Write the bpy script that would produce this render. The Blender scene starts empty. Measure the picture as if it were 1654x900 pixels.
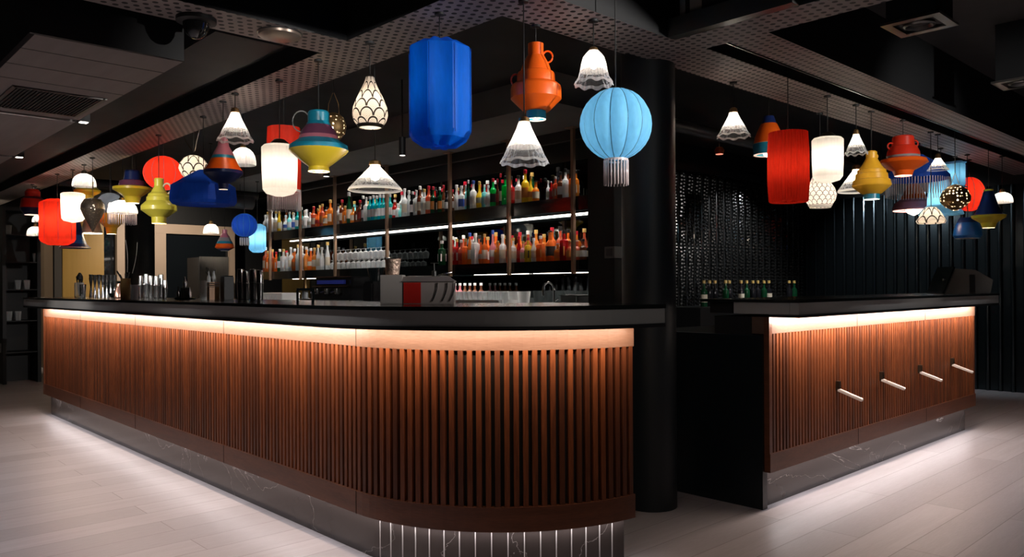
import bpy, bmesh, math, random
from mathutils import Vector, Matrix
random.seed(7)
C = bpy.context.scene.collection
PI = math.pi

# ---------------------------------------------------------------- camera
F, Y0, ROLL, YAW, EYE = 1272.15, 462.9, -0.0056, 0.7534, 1.2
RIGHT = Vector((math.cos(YAW), -math.sin(YAW), 0)); FWD = Vector((math.sin(YAW), math.cos(YAW), 0)); UP = Vector((0, 0, 1))
cam_d = bpy.data.cameras.new('camera'); cam = bpy.data.objects.new('camera', cam_d); C.objects.link(cam)
cam_d.sensor_width = 36; cam_d.lens = 36 * F / 1654; cam_d.shift_y = (Y0 - 450) / 1654; cam_d.clip_start = .02
cr, sr = math.cos(ROLL), math.sin(ROLL)
xr = RIGHT * cr + UP * sr; yu = UP * cr - RIGHT * sr; zb = -FWD
m = Matrix((xr, yu, zb)).transposed().to_4x4(); m.translation = Vector((0, 0, EYE)); cam.matrix_world = m
bpy.context.scene.camera = cam
vs = bpy.context.scene.view_settings
vs.view_transform = 'Standard'; vs.look = 'None'; vs.gamma = 1; vs.exposure = 0.45; vs.use_curve_mapping = False

# ---------------------------------------------------------------- world and light
W = bpy.data.worlds.new('world'); bpy.context.scene.world = W; W.use_nodes = True
W.node_tree.nodes['Background'].inputs[0].default_value = (.55, .62, .8, 1); W.node_tree.nodes['Background'].inputs[1].default_value = .022

def area(name, loc, sx, sy, power, col, aim, spread=PI):
    d = bpy.data.lights.new(name, 'AREA'); d.shape = 'RECTANGLE'; d.size = sx; d.size_y = sy; d.energy = power; d.color = col; d.spread = spread
    o = bpy.data.objects.new(name, d); C.objects.link(o); o.location = loc
    z = -Vector(aim).normalized()
    return o, z
def area_along(name, p, q, width, power, col, aim, spread=PI):       # strip light between two points
    p, q = Vector(p), Vector(q)
    o, z = area(name, (p + q) / 2, (q - p).length, width, power, col, aim, spread)
    x = (q - p).normalized(); z = (z - x * z.dot(x)).normalized(); y = z.cross(x)
    M = Matrix((x, y, z)).transposed().to_4x4(); M.translation = (p + q) / 2; o.matrix_world = M
    return o
def spot(name, loc, aim, power, angle, col, blend=.6, rad=.05):
    d = bpy.data.lights.new(name, 'SPOT'); d.energy = power; d.spot_size = math.radians(angle); d.spot_blend = blend; d.color = col; d.shadow_soft_size = rad
    o = bpy.data.objects.new(name, d); C.objects.link(o); o.location = loc
    o.rotation_euler = (Vector(aim) - Vector(loc)).to_track_quat('-Z', 'Y').to_euler()
    return o
# the two bars (X runs along the right bar, Y along the left bar)
A1, S1 = 1.88, 2.12; R1 = .896; CA, CS = A1 + R1, S1 + R1
LEND, ACUT = 8.54, 2.71
RB0, RB1 = 3.86, 7.2
HRB, HRT, HST, HCB, HCT = .200, .301, .939, 1.029, 1.123
WARM = (1, .76, .60); COOL = (1, .95, .97)
LED_TOP, LED_TOP_R, LED_BOT = 5.0, 7.2, .75        # watts per metre
def arcpt(r, deg): t = math.radians(deg); return (CA + r * math.cos(t), CS + r * math.sin(t))
area_along('counter_strip_light', (A1 - .085, LEND - .05, HCB - .012), (A1 - .085, CS, HCB - .012), .012, LED_TOP * (LEND - CS), WARM, (.75, 0, -1))
area_along('plinth_strip_light', (A1 + .03, LEND - .05, HRB - .004), (A1 + .03, CS, HRB - .004), .012, LED_BOT * (LEND - CS), COOL, (-.25, 0, -1))
NA = 7
for i in range(NA):
    t0, t1 = 180 + i * 86 / NA, 180 + (i + 1) * 86 / NA
    for nm, r, z, w, col, sgn in (('counter_strip_light', R1 + .085, HCB - .012, LED_TOP * .62, (1, .72, .52), -.75), ('plinth_strip_light', R1 - .03, HRB - .004, LED_BOT * 1.0, COOL, .1)):
        p, q = arcpt(r, t0), arcpt(r, t1); n = Vector((math.cos(math.radians((t0 + t1) / 2)), math.sin(math.radians((t0 + t1) / 2)), 0)) * sgn
        area_along(nm, (*p, z), (*q, z), .012, w * r * math.radians(86 / NA), col, (n.x, n.y, -1))
area_along('counter_strip_light', (RB0 + .05, S1 - .085, HCB - .012), (RB1 - .03, S1 - .085, HCB - .012), .012, LED_TOP_R * (RB1 - RB0), (1, .80, .68), (0, .75, -1))
area_along('plinth_strip_light', (RB0 + .08, S1 + .03, HRB - .004), (RB1 - .08, S1 + .03, HRB - .004), .012, LED_BOT * 1.25 * (RB1 - RB0), COOL, (0, -.3, -1))
# recessed ceiling spots above the open floor
DOWN = [((1.42, 2.98, 2.37), (.6, 3.0, 0), 66, 86), ((1.42, 4.6, 2.23), (.45, 4.7, 0), 58, 92), ((1.45, 6.3, 2.22), (.5, 6.3, 0), 50, 92), ((1.45, 8.0, 2.22), (.5, 8.0, 0), 22, 92),
        ((5.0, 1.66, 2.4), (5.1, .85, 0), 46, 88), ((6.3, 1.66, 2.4), (6.5, .85, 0), 46, 88), ((7.6, 1.66, 2.4), (7.6, .9, 0), 10, 80)]
for p, q, w, an in DOWN: spot('ceiling_spot_light', p, q, w * 1.05, an, (1, .97, 1), .95, .025)
for p, q, w, an in (((3.4, -.5, 2.36), (2.58, 2.55, 2.0), 320, 31), ((.5, 1.0, 2.36), (2.5, 4.1, 2.05), 110, 24), ((1.0, -1.0, 2.36), (3.6, 1.9, 1.1), 22, 60), ((-1.0, 4.2, 2.2), (2.3, 6.8, 1.98), 290, 32), ((4.2, -1.4, 2.36), (5.6, 2.4, 1.92), 260, 30), ((-.7, 6.9, 2.1), (1.71, 7.0, 1.1), 75, 32), ((.9, 9.6, 2.3), (1.7, 8.1, 1.08), 30, 30)):
    spot('added_accent_light', p, q, w, an, (1, .94, .90), .8, .03)  # spots without fixtures, added to brighten the hanging lamps and counter edges
spot('ceiling_spot_light', (.9, 12.6, 2.38), (.3, 11.5, 0), 60, 40, (1, .9, .8), .5, .02)
spot('ceiling_spot_light', (1.7, 12.0, 2.36), (2.4, 14, 1.5), 120, 100, (1, .85, .65), .7, .02)
spot('ceiling_spot_light', (4.6, 12.0, 2.36), (4.9, 14, 1.4), 110, 100, (1, .85, .7), .7, .02)
spot('ceiling_spot_light', (8.4, 3.9, 2.38), (10, 3.6, 1.3), 60, 85, (.8, .92, 1), .7, .02)
spot('ceiling_spot_light', (8.0, 3.9, 2.38), (8.2, 5, 1.0), 60, 95, (.95, .97, 1), .7, .02)

# ---------------------------------------------------------------- measuring
def ray(x, y):
    dx = (x - 827) / F; dy = -(y - Y0) / F
    return FWD + RIGHT * (cr * dx - sr * dy) + UP * (sr * dx + cr * dy)
O = Vector((0, 0, EYE))
def PZ(x, y, Z): return O + ray(x, y) * Z
def Pa(x, y, a): r = ray(x, y); return O + r * (a / r.x)
def Ps(x, y, s): r = ray(x, y); return O + r * (s / r.y)
def Ph(x, y, h): r = ray(x, y); return O + r * ((h - EYE) / r.z)
def depth(p): return (p - O).dot(FWD)

# ---------------------------------------------------------------- materials
MATS = {}
def mat(name, col, rough=.5, metal=0., spec=.5, emis=None, es=0., coat=0.):
    if name in MATS: return MATS[name]
    m = bpy.data.materials.new(name); m.use_nodes = True; b = m.node_tree.nodes['Principled BSDF']
    b.inputs['Base Color'].default_value = (*col, 1); b.inputs['Roughness'].default_value = rough; b.inputs['Metallic'].default_value = metal
    b.inputs['Specular IOR Level'].default_value = spec; b.inputs['Coat Weight'].default_value = coat
    if emis: b.inputs['Emission Color'].default_value = (*emis, 1); b.inputs['Emission Strength'].default_value = es
    MATS[name] = m; return m
class NT:
    def __init__(s, m): s.m = m; s.t = m.node_tree; s.b = s.t.nodes.get('Principled BSDF'); s.out = s.t.nodes['Material Output']
    def n(s, kind, **k):
        x = s.t.nodes.new(kind)
        for a, v in k.items(): setattr(x, a, v)
        return x
    def l(s, a, b): s.t.links.new(a, b)
    def math(s, op, a, b=None):
        x = s.n('ShaderNodeMath', operation=op)
        for i, v in enumerate((a, b)):
            if v is None: continue
            if isinstance(v, (int, float)): x.inputs[i].default_value = v
            else: s.l(v, x.inputs[i])
        return x.outputs[0]
    def mix(s, f, a, b):
        x = s.n('ShaderNodeMix', data_type='RGBA')
        if isinstance(f, (int, float)): x.inputs[0].default_value = f
        else: s.l(f, x.inputs[0])
        for i, v in ((6, a), (7, b)):
            if isinstance(v, tuple): x.inputs[i].default_value = (*v, 1)
            else: s.l(v, x.inputs[i])
        return x.outputs[2]
    def obj(s, scale=(1, 1, 1), rot=(0, 0, 0)):
        tc = s.n('ShaderNodeTexCoord'); mp = s.n('ShaderNodeMapping'); mp.inputs['Scale'].default_value = scale; mp.inputs['Rotation'].default_value = rot
        s.l(tc.outputs['Object'], mp.inputs[0]); return mp.outputs[0]
def wood(name, c0, c1, scale=(9, 9, .7), rough=.42, panel=None):
    m = mat(name, c0, rough); t = NT(m)
    co = t.obj(scale)
    n1 = t.n('ShaderNodeTexNoise'); n1.inputs['Scale'].default_value = 3; n1.inputs['Detail'].default_value = 6; t.l(co, n1.inputs[0])
    n2 = t.n('ShaderNodeTexNoise'); n2.inputs['Scale'].default_value = 22; n2.inputs['Detail'].default_value = 4; t.l(co, n2.inputs[0])
    f = t.math('ADD', t.math('MULTIPLY', n1.outputs[0], .6), t.math('MULTIPLY', n2.outputs[0], .5))
    r = t.n('ShaderNodeMapRange'); r.inputs[1].default_value = .35; r.inputs[2].default_value = .75; t.l(f, r.inputs[0])
    t.l(t.mix(r.outputs[0], c0, c1), t.b.inputs['Base Color'])
    bp = t.n('ShaderNodeBump'); bp.inputs['Strength'].default_value = .15; bp.inputs['Distance'].default_value = .004; t.l(n2.outputs[0], bp.inputs['Height']); t.l(bp.outputs[0], t.b.inputs['Normal'])
    return m
def fabric(name, col, trans=.5, rough=.6):
    if name in MATS: return MATS[name]
    m = mat(name, col, rough); t = NT(m)
    co = t.obj((1, 1, .25)); n = t.n('ShaderNodeTexNoise'); n.inputs['Scale'].default_value = 60; n.inputs['Detail'].default_value = 3; t.l(co, n.inputs[0])
    cc = t.mix(n.outputs[0], tuple(c * .8 for c in col), tuple(min(1, c * 1.15) for c in col)); t.l(cc, t.b.inputs['Base Color'])
    t.b.inputs['Specular IOR Level'].default_value = .3
    tr = t.n('ShaderNodeBsdfTranslucent'); t.l(cc, tr.inputs[0])
    mx = t.n('ShaderNodeMixShader'); mx.inputs[0].default_value = trans; t.l(t.b.outputs[0], mx.inputs[1]); t.l(tr.outputs[0], mx.inputs[2]); t.l(mx.outputs[0], t.out.inputs[0])
    return m
def lampglass(name, col=(.95, .95, .95), clear=.3, rough=.15):
    if name in MATS: return MATS[name]
    m = mat(name, col, rough); t = NT(m)
    tr = t.n('ShaderNodeBsdfTranslucent'); tr.inputs[0].default_value = (*col, 1)
    mx = t.n('ShaderNodeMixShader'); mx.inputs[0].default_value = .7; t.l(t.b.outputs[0], mx.inputs[1]); t.l(tr.outputs[0], mx.inputs[2])
    tp = t.n('ShaderNodeBsdfTransparent'); lw = t.n('ShaderNodeLayerWeight'); lw.inputs[0].default_value = .35
    f = t.math('MULTIPLY', t.math('SUBTRACT', 1, lw.outputs['Facing']), clear)
    m2 = t.n('ShaderNodeMixShader'); t.l(f, m2.inputs[0]); t.l(mx.outputs[0], m2.inputs[1]); t.l(tp.outputs[0], m2.inputs[2]); t.l(m2.outputs[0], t.out.inputs[0])
    return m
def bottleglass(name, col):
    if name in MATS: return MATS[name]
    m = mat(name, col, .08); t = NT(m); t.b.inputs['Coat Weight'].default_value = .6
    tr = t.n('ShaderNodeBsdfTranslucent'); tr.inputs[0].default_value = (*[min(1, c * 1.3) for c in col], 1)
    mx = t.n('ShaderNodeMixShader'); mx.inputs[0].default_value = .5; t.l(t.b.outputs[0], mx.inputs[1]); t.l(tr.outputs[0], mx.inputs[2]); t.l(mx.outputs[0], t.out.inputs[0])
    return m
def clearglass(name, tint=(.9, .95, .95), op=.35):
    if name in MATS: return MATS[name]
    m = mat(name, tint, .05, spec=.8); t = NT(m); tp = t.n('ShaderNodeBsdfTransparent'); tp.inputs[0].default_value = (*tint, 1)
    lw = t.n('ShaderNodeLayerWeight'); lw.inputs[0].default_value = .4
    f = t.math('ADD', t.math('MULTIPLY', lw.outputs['Facing'], .7), op * .3)
    mx = t.n('ShaderNodeMixShader'); t.l(f, mx.inputs[0]); t.l(tp.outputs[0], mx.inputs[1]); t.l(t.b.outputs[0], mx.inputs[2]); t.l(mx.outputs[0], t.out.inputs[0])
    return m
def cyl_coords(t, nu, kv):
    tc = t.n('ShaderNodeTexCoord'); sp = t.n('ShaderNodeSeparateXYZ'); t.l(tc.outputs['Object'], sp.inputs[0])
    an = t.math('ARCTAN2', sp.outputs[1], sp.outputs[0]); u = t.math('MULTIPLY', an, nu / (2 * PI)); v = t.math('MULTIPLY', sp.outputs[2], kv)
    return u, v
def scallop(name, nu, kv, light=(.85, .77, .68), dark=(.03, .025, .02)):
    m = mat(name, light, .4); t = NT(m); u, v = cyl_coords(t, nu, kv)
    row = t.math('FLOOR', v); off = t.math('MULTIPLY', t.math('MODULO', t.math('ADD', row, 100), 2), .5)
    fu = t.math('SUBTRACT', t.math('FRACT', t.math('ADD', t.math('ADD', u, off), 50)), .5); fv = t.math('FRACT', v)
    d = t.math('SQRT', t.math('ADD', t.math('MULTIPLY', fu, fu), t.math('MULTIPLY', t.math('MULTIPLY', fv, fv), .3)))
    edge = t.math('LESS_THAN', t.math('ABSOLUTE', t.math('SUBTRACT', d, .47)), .05)
    fine = t.math('GREATER_THAN', t.math('SINE', t.math('MULTIPLY', d, 75)), .55)
    f = t.math('MINIMUM', t.math('ADD', edge, t.math('MULTIPLY', fine, .6)), 1)
    cc = t.mix(f, light, dark); t.l(cc, t.b.inputs['Base Color'])
    tr = t.n('ShaderNodeBsdfTranslucent'); t.l(cc, tr.inputs[0]); mx = t.n('ShaderNodeMixShader'); mx.inputs[0].default_value = .6
    t.l(t.b.outputs[0], mx.inputs[1]); t.l(tr.outputs[0], mx.inputs[2]); t.l(mx.outputs[0], t.out.inputs[0])
    return m
def perforated(name, col, scale, thr=.3):
    m = mat(name, col, .5, .8); t = NT(m); v = t.n('ShaderNodeTexVoronoi'); v.inputs['Scale'].default_value = scale; v.inputs['Randomness'].default_value = .45
    t.l(t.obj(), v.inputs[0]); f = t.math('LESS_THAN', v.outputs['Distance'], thr)
    tp = t.n('ShaderNodeBsdfTransparent'); tr = t.n('ShaderNodeBsdfTranslucent'); tr.inputs[0].default_value = (1, .85, .6, 1)
    m1 = t.n('ShaderNodeMixShader'); m1.inputs[0].default_value = .6; t.l(tp.outputs[0], m1.inputs[1]); t.l(tr.outputs[0], m1.inputs[2])
    mx = t.n('ShaderNodeMixShader'); t.l(f, mx.inputs[0]); t.l(t.b.outputs[0], mx.inputs[1]); t.l(m1.outputs[0], mx.inputs[2]); t.l(mx.outputs[0], t.out.inputs[0])
    return m
BLACK = mat('matte_black', (.006, .007, .008), .55)
GLBLACK = mat('gloss_black', (.006, .009, .010), .12)
CORD = mat('black_cord', (.01, .01, .01), .6)
STEEL = mat('polished_steel', (.62, .62, .62), .18, 1.)
BRUSH = mat('brushed_steel', (.30, .31, .31), .34, 1.)
DSTEEL = mat('dark_steel', (.13, .13, .125), .38, .9)
BRASS = mat('aged_brass', (.55, .34, .14), .3, 1.)
BRONZE = mat('dark_bronze', (.09, .075, .055), .35, 1.)
POSTM = mat('post_bronze', (.42, .27, .18), .4, .6)
WOODS = wood('slat_oak', (.075, .019, .006), (.24, .068, .020))
WOODS2 = wood('slat_oak_dark', (.06, .016, .006), (.13, .038, .013))
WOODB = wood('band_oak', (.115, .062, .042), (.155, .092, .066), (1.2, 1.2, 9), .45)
WOODR = wood('rail_oak', (.085, .028, .014), (.16, .055, .026), (1.2, 1.2, 9), .35)
BACKING = mat('slat_backing', (.012, .007, .005), .7)
PLASTER = mat('dark_ceiling_paint', (.022, .023, .025), .8)
WHITE = mat('white_plastic', (.8, .8, .8), .4)
def stone():
    m = mat('plinth_marble', (.045, .038, .036), .14); t = NT(m)
    n = t.n('ShaderNodeTexNoise'); n.inputs['Scale'].default_value = .8; n.inputs['Detail'].default_value = 8; n.inputs['Distortion'].default_value = 1.6; t.l(t.obj((1, 1, 1.5)), n.inputs[0])
    f = t.math('LESS_THAN', t.math('ABSOLUTE', t.math('SUBTRACT', n.outputs[0], .5)), .0016)
    t.l(t.mix(f, t.mix(n.outputs[0], (.03, .023, .021), (.06, .046, .042)), (.22, .19, .18)), t.b.inputs['Base Color']); return m
MARBLE = stone()
def toppy():
    m = mat('black_countertop', (.012, .014, .014), .16); return m
TOPM = toppy()
def edge_metal():
    m = mat('blackened_steel_edge', (.16, .155, .15), .42, .35); t = NT(m)
    n = t.n('ShaderNodeTexNoise'); n.inputs['Scale'].default_value = 1.5; n.inputs['Detail'].default_value = 2; t.l(t.obj((1, 1, .3)), n.inputs[0])
    t.l(t.mix(n.outputs[0], (.40, .41, .40), (.68, .65, .61)), t.b.inputs['Base Color']); return m
EDGE = edge_metal()
def floor_mat():
    m = mat('oak_floorboards', (.4, .33, .31), .38); t = NT(m); co = t.obj((1, 1, 1))
    br = t.n('ShaderNodeTexBrick'); br.inputs['Scale'].default_value = 1; br.inputs['Brick Width'].default_value = 2.3; br.inputs['Row Height'].default_value = .2; br.offset = .37
    br.inputs['Mortar Size'].default_value = .0022; br.inputs['Color1'].default_value = (0, 0, 0, 1); br.inputs['Color2'].default_value = (1, 1, 1, 1); br.inputs['Mortar'].default_value = (.5, .5, .5, 1); t.l(co, br.inputs[0])
    n = t.n('ShaderNodeTexNoise'); n.inputs['Scale'].default_value = 4; n.inputs['Detail'].default_value = 7; n.inputs['Distortion'].default_value = .6; t.l(t.obj((.5, 6, 1)), n.inputs[0])
    w = t.n('ShaderNodeTexNoise'); w.inputs['Scale'].default_value = 30; w.inputs['Detail'].default_value = 3; t.l(t.obj((.5, 7, 1)), w.inputs[0])
    base = t.mix(br.outputs[0], (.28, .25, .26), (.49, .45, .465)); g = t.mix(t.math('MULTIPLY', n.outputs[0], .9), base, (.25, .215, .215)); g2 = t.mix(t.math('MULTIPLY', w.outputs[0], .5), g, (.51, .475, .485))
    c = t.mix(br.outputs[1], g2, (.20, .165, .16)); t.l(c, t.b.inputs['Base Color'])
    bp = t.n('ShaderNodeBump'); bp.inputs['Strength'].default_value = .2; bp.inputs['Distance'].default_value = .002; t.l(t.math('SUBTRACT', w.outputs[0], br.outputs[1]), bp.inputs['Height']); t.l(bp.outputs[0], t.b.inputs['Normal'])
    return m
def perf_ceiling():
    m = mat('perforated_soffit', (.22, .19, .185), .6); t = NT(m)
    def wav(co_out, k): return t.math('SINE', t.math('MULTIPLY', co_out, k))
    tc = t.n('ShaderNodeTexCoord'); sp = t.n('ShaderNodeSeparateXYZ'); t.l(tc.outputs['Object'], sp.inputs[0])
    u = t.math('MULTIPLY', sp.outputs[0], 1 / .046); v = t.math('MULTIPLY', sp.outputs[1], 1 / .046)
    off = t.math('MULTIPLY', t.math('MODULO', t.math('ADD', t.math('FLOOR', v), 1000), 2), .5)
    fu = t.math('SUBTRACT', t.math('FRACT', t.math('ADD', t.math('ADD', u, off), 1000)), .5); fv = t.math('SUBTRACT', t.math('FRACT', t.math('ADD', v, 1000)), .5)
    d = t.math('ADD', t.math('MULTIPLY', fu, fu), t.math('MULTIPLY', fv, fv))
    f = t.math('LESS_THAN', d, .075)
    no = t.n('ShaderNodeTexNoise'); no.inputs['Scale'].default_value = 3; t.l(tc.outputs['Object'], no.inputs[0])
    t.l(t.mix(f, t.mix(no.outputs[0], (.22, .19, .185), (.42, .36, .34)), (.008, .008, .008)), t.b.inputs['Base Color'])
    return m
PERF = perf_ceiling()
def noisy(name, c0, c1, scale, rough=.7, sc=(1, 1, 1), bump=0):
    m = mat(name, c0, rough); t = NT(m); n = t.n('ShaderNodeTexNoise'); n.inputs['Scale'].default_value = scale; n.inputs['Detail'].default_value = 6; t.l(t.obj(sc), n.inputs[0])
    t.l(t.mix(n.outputs[0], c0, c1), t.b.inputs['Base Color'])
    if bump:
        bp = t.n('ShaderNodeBump'); bp.inputs['Strength'].default_value = bump; bp.inputs['Distance'].default_value = .02; t.l(n.outputs[0], bp.inputs['Height']); t.l(bp.outputs[0], t.b.inputs['Normal'])
    return m
CONC = noisy('dark_concrete', (.010, .010, .011), (.045, .045, .046), 2.5, .75, bump=.3)
SOFF = noisy('grey_soffit', (.12, .12, .122), (.20, .20, .20), 4, .7)

# ---------------------------------------------------------------- mesh helpers
def link(name, bm, m, parent=None, smooth=False, kind=None):
    me = bpy.data.meshes.new(name); bm.normal_update()
    for e in bm.edges:
        if len(e.link_faces) == 2 and e.calc_face_angle(0) > .45: e.smooth = False
    bm.to_mesh(me); bm.free()
    for x in (m if isinstance(m, (list, tuple)) else [m]): me.materials.append(x)
    if smooth:
        for p in me.polygons: p.use_smooth = True
    o = bpy.data.objects.new(name, me); C.objects.link(o)
    if parent: o.parent = parent
    if kind: o['kind'] = kind
    return o
def bx(bm, x0, x1, y0, y1, z0, z1, mi=0, M=None):
    v = [bm.verts.new((x, y, z)) for z in (z0, z1) for x, y in ((x0, y0), (x1, y0), (x1, y1), (x0, y1))]
    fs = [bm.faces.new([v[i] for i in q]) for q in ((3, 2, 1, 0), (4, 5, 6, 7), (0, 1, 5, 4), (1, 2, 6, 5), (2, 3, 7, 6), (3, 0, 4, 7))]
    for f in fs: f.material_index = mi
    if M is not None: bmesh.ops.transform(bm, matrix=M, verts=v)
    return v
def box(name, x0, x1, y0, y1, z0, z1, m, parent=None, kind=None, bev=0):
    bm = bmesh.new(); bx(bm, min(x0, x1), max(x0, x1), min(y0, y1), max(y0, y1), min(z0, z1), max(z0, z1))
    if bev: bmesh.ops.bevel(bm, geom=bm.edges[:], offset=bev, segments=2, affect='EDGES', profile=.5)
    return link(name, bm, m, parent, kind=kind)
def lathe(bm, prof, n=32, cx=0, cy=0, rmod=None, zmod=None, mis=None, close=False):
    rings = []
    for i, (z, r) in enumerate(prof):
        ring = []
        for k in range(n):
            th = 2 * PI * k / n; rr = max(r, .0003) * (rmod(th, i) if rmod else 1); zz = z + (zmod(th, i) if zmod else 0)
            ring.append(bm.verts.new((cx + rr * math.cos(th), cy + rr * math.sin(th), zz)))
        rings.append(ring)
    for i in range(len(rings) - 1):
        for k in range(n):
            f = bm.faces.new((rings[i][k], rings[i + 1][k], rings[i + 1][(k + 1) % n], rings[i][(k + 1) % n])); f.smooth = True
            if mis: f.material_index = mis[i]
    if close:
        for rg in (rings[0], rings[-1]):
            f = bm.faces.new(rg)
            if mis: f.material_index = mis[0] if rg is rings[0] else mis[-1]
    return rings
def tube(bm, pts, r, n=8, closed=False):
    pts = [Vector(p) for p in pts]; rings = []
    N = len(pts)
    for i, p in enumerate(pts):
        a = pts[(i - 1) % N] if (i or closed) else pts[0]; b = pts[(i + 1) % N] if (i < N - 1 or closed) else pts[-1]
        d = (b - a).normalized(); u = d.cross(Vector((0, 0, 1)))
        if u.length < .05: u = Vector((1, 0, 0)) if i == 0 or not rings else u
        if abs(d.z) > .99: u = Vector((1, 0, 0))
        u.normalize(); w = d.cross(u)
        rings.append([bm.verts.new(p + (u * math.cos(2 * PI * k / n) + w * math.sin(2 * PI * k / n)) * r) for k in range(n)])
    for i in range(N if closed else N - 1):
        A, B = rings[i], rings[(i + 1) % N]
        for k in range(n):
            f = bm.faces.new((A[k], A[(k + 1) % n], B[(k + 1) % n], B[k])); f.smooth = True
    if not closed: bm.faces.new(rings[0][::-1]); bm.faces.new(rings[-1])
def thing(name, label, cat, loc=(0, 0, 0), group=None):
    o = bpy.data.objects.new(name, None); C.objects.link(o); o.location = loc; o.empty_display_size = .1
    o['label'] = label; o['category'] = cat
    if group: o['group'] = group
    return o
def tag(o, label, cat, group=None, kind=None):
    o['label'] = label; o['category'] = cat
    if group: o['group'] = group
    if kind: o['kind'] = kind
    return o
def dup(root, loc=None, label=None, group=None, rotz=None):
    r = root.copy(); C.objects.link(r)
    if loc is not None: r.location = loc
    if rotz is not None: r.rotation_euler = (0, 0, rotz)
    if label: r['label'] = label
    if group: r['group'] = group
    for ch in list(root.children):
        c = ch.copy(); C.objects.link(c); c.parent = r
        for g in ch.children:
            d = g.copy(); C.objects.link(d); d.parent = c
    return r

# ---------------------------------------------------------------- setting
XM, XP, YM, YP = -3.2, 11.6, -2.4, 14.0
HB, HT = 2.4, 2.78
box('floor', XM, XP, YM, YP + .2, -.1, 0, floor_mat(), kind='structure')
box('ceiling', XM, XP, YM, YP + .2, HT, HT + .1, CONC, kind='structure')
box('wall_behind', XM, XP, YM - .1, YM, 0, HT, PLASTER, kind='structure')
box('wall_near', XM - .1, XM, YM, YP, 0, HT, PLASTER, kind='structure')
# corrugated wall at the end of the right bar
CORR = mat('blackened_corrugated_steel', (.045, .056, .062), .2, .9)
def corrugated(name, x, y0, y1, z0, z1, pitch=.125, amp=.028):
    bm = bmesh.new(); n = int((y1 - y0) / pitch); pts = []
    for i in range(n + 1):
        for f, q in ((0, 0), (.5, 0), (.53, .5), (.6, .87), (.7, 1), (.8, .87), (.87, .5), (.9, 0)):
            pts.append((y0 + (i + f) * pitch, x - amp * q))
    lo = [bm.verts.new((b, a, z0)) for a, b in pts]; hi = [bm.verts.new((b, a, z1)) for a, b in pts]
    for i in range(len(pts) - 1): bm.faces.new((lo[i], hi[i], hi[i + 1], lo[i + 1]))
    bx(bm, x + .005, x + .08, y0, pts[-1][0], z0, z1)
    return link(name, bm, CORR, kind='structure')
corrugated('wall_right', 10.0, YM, 5.0, 0, 2.3)
box('wall_above_corrugation', 10.0, 10.1, YM, 5.1, 2.3, HT, PLASTER, kind='structure')
box('wall_far', 5.45, 10.1, 5.06, 5.16, 0, HT, BLACK, kind='structure')
# far wall of the room behind the left bar
OCHRE = noisy('ochre_panelling', (.27, .155, .03), (.36, .22, .055), 3, .5, (8, 8, .4))
BEIGE = noisy('beige_frame_paint', (.30, .22, .16), (.38, .29, .21), 3, .6)
BROWN = mat('brown_post_paint', (.10, .07, .045), .5)
YW = 13.6
def wx(px): return Ps(px, 420, YW).x
box('wall_back', XM, XP, YP, YP + .1, 0, HT, BLACK, kind='structure')
o = box('wall_panel_back', wx(100), wx(168), YW, YP, 0, 2.55, OCHRE, kind='structure')
GLASSD = mat('dark_window_glass', (.006, .008, .010), .04)
def window(i, x0, x1, z0, z1, posts, fr=.0):
    w = bpy.data.objects.new('window_%d' % i, None); C.objects.link(w); w['kind'] = 'structure'
    box('window_pane', x0, x1, YW + .05, YW + .07, z0, z1, GLASSD, w)
    for a, b in posts: box('window_post', a, b, YW - .04, YW + .06, z0, z1 + .12, BEIGE, w)
    box('window_head', x0, x1, YW - .045, YW + .065, z1, z1 + .16, BEIGE, w)
    return w
window(1, wx(168), wx(208), 0, 2.25, [(wx(188), wx(208))])
window(2, wx(245), wx(378), 0, 2.12, [(wx(245), wx(267)), (wx(370), wx(378))])
box('trim_1', wx(70), wx(84), YW - .05, YP, 0, 2.55, BROWN, kind='structure')
box('trim_2', wx(86), wx(99), YW - .02, YP, 0, 2.55, mat('taupe_post_paint', (.05, .045, .042), .5), kind='structure')
bm = bmesh.new(); p = Ps(226, 400, 11.6); lathe(bm, [(0, .19), (HT, .19)], 32, close=True); o = link('column', bm, BLACK); o.location = (p.x, p.y, 0)
tag(o, 'dark round column standing far behind the left end of the long bar', 'column')

# ceiling beams: underside 2.4 m
def beam(name, x0, x1, y0, y1):
    o = box(name, x0, x1, y0, y1, HB, HT, [PERF, BLACK], kind='structure')
    for p in o.data.polygons: p.material_index = 0 if p.normal.z < -.5 else 1
    return o
beam('ceiling_beam_long', 2.04, 2.36, 2.0, YP)
beam('ceiling_beam_long_near', 2.04, 2.36, YM, 2.0)
beam('ceiling_beam_cross', XM, 2.04, 2.26, 2.57)
beam('ceiling_beam_cross_middle', 2.36, 3.22, 2.26, 2.57)
beam('ceiling_beam_cross_far', XM, 2.04, 3.34, 3.60)
beam('ceiling_beam_right_outer', 3.22, XP, 1.89, 2.10)
beam('ceiling_beam_right_inner', 3.22, XP, 2.23, 2.55)
box('ceiling_beam_right_stub', 3.22, 3.45, 2.10, 2.23, HB, HT, PERF, kind='structure')
beam('ceiling_beam_near_stub', 3.22, 3.45, YM, 1.89)
box('ceiling_channel_right', 3.45, XP, 2.10, 2.23, HB + .10, HT, BLACK, kind='structure')
box('trim_3', 3.45, XP, 2.118, 2.124, HB + .002, HB + .1, BRUSH, kind='structure')
box('ceiling_channel_left', 1.90, 2.04, 3.72, YP, HB + .10, HT, BLACK, kind='structure')
box('ceiling_channel_cross', XM, 2.04, 3.60, 3.72, HB + .10, HT, BLACK, kind='structure')
box('trim_4', 1.905, 1.915, 3.72, YP, HB + .06, HB + .1, BRUSH, kind='structure')
box('ceiling_fascia_left', 1.55, 1.90, 3.72, YP, HB + .03, HT, CONC, kind='structure')
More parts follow.
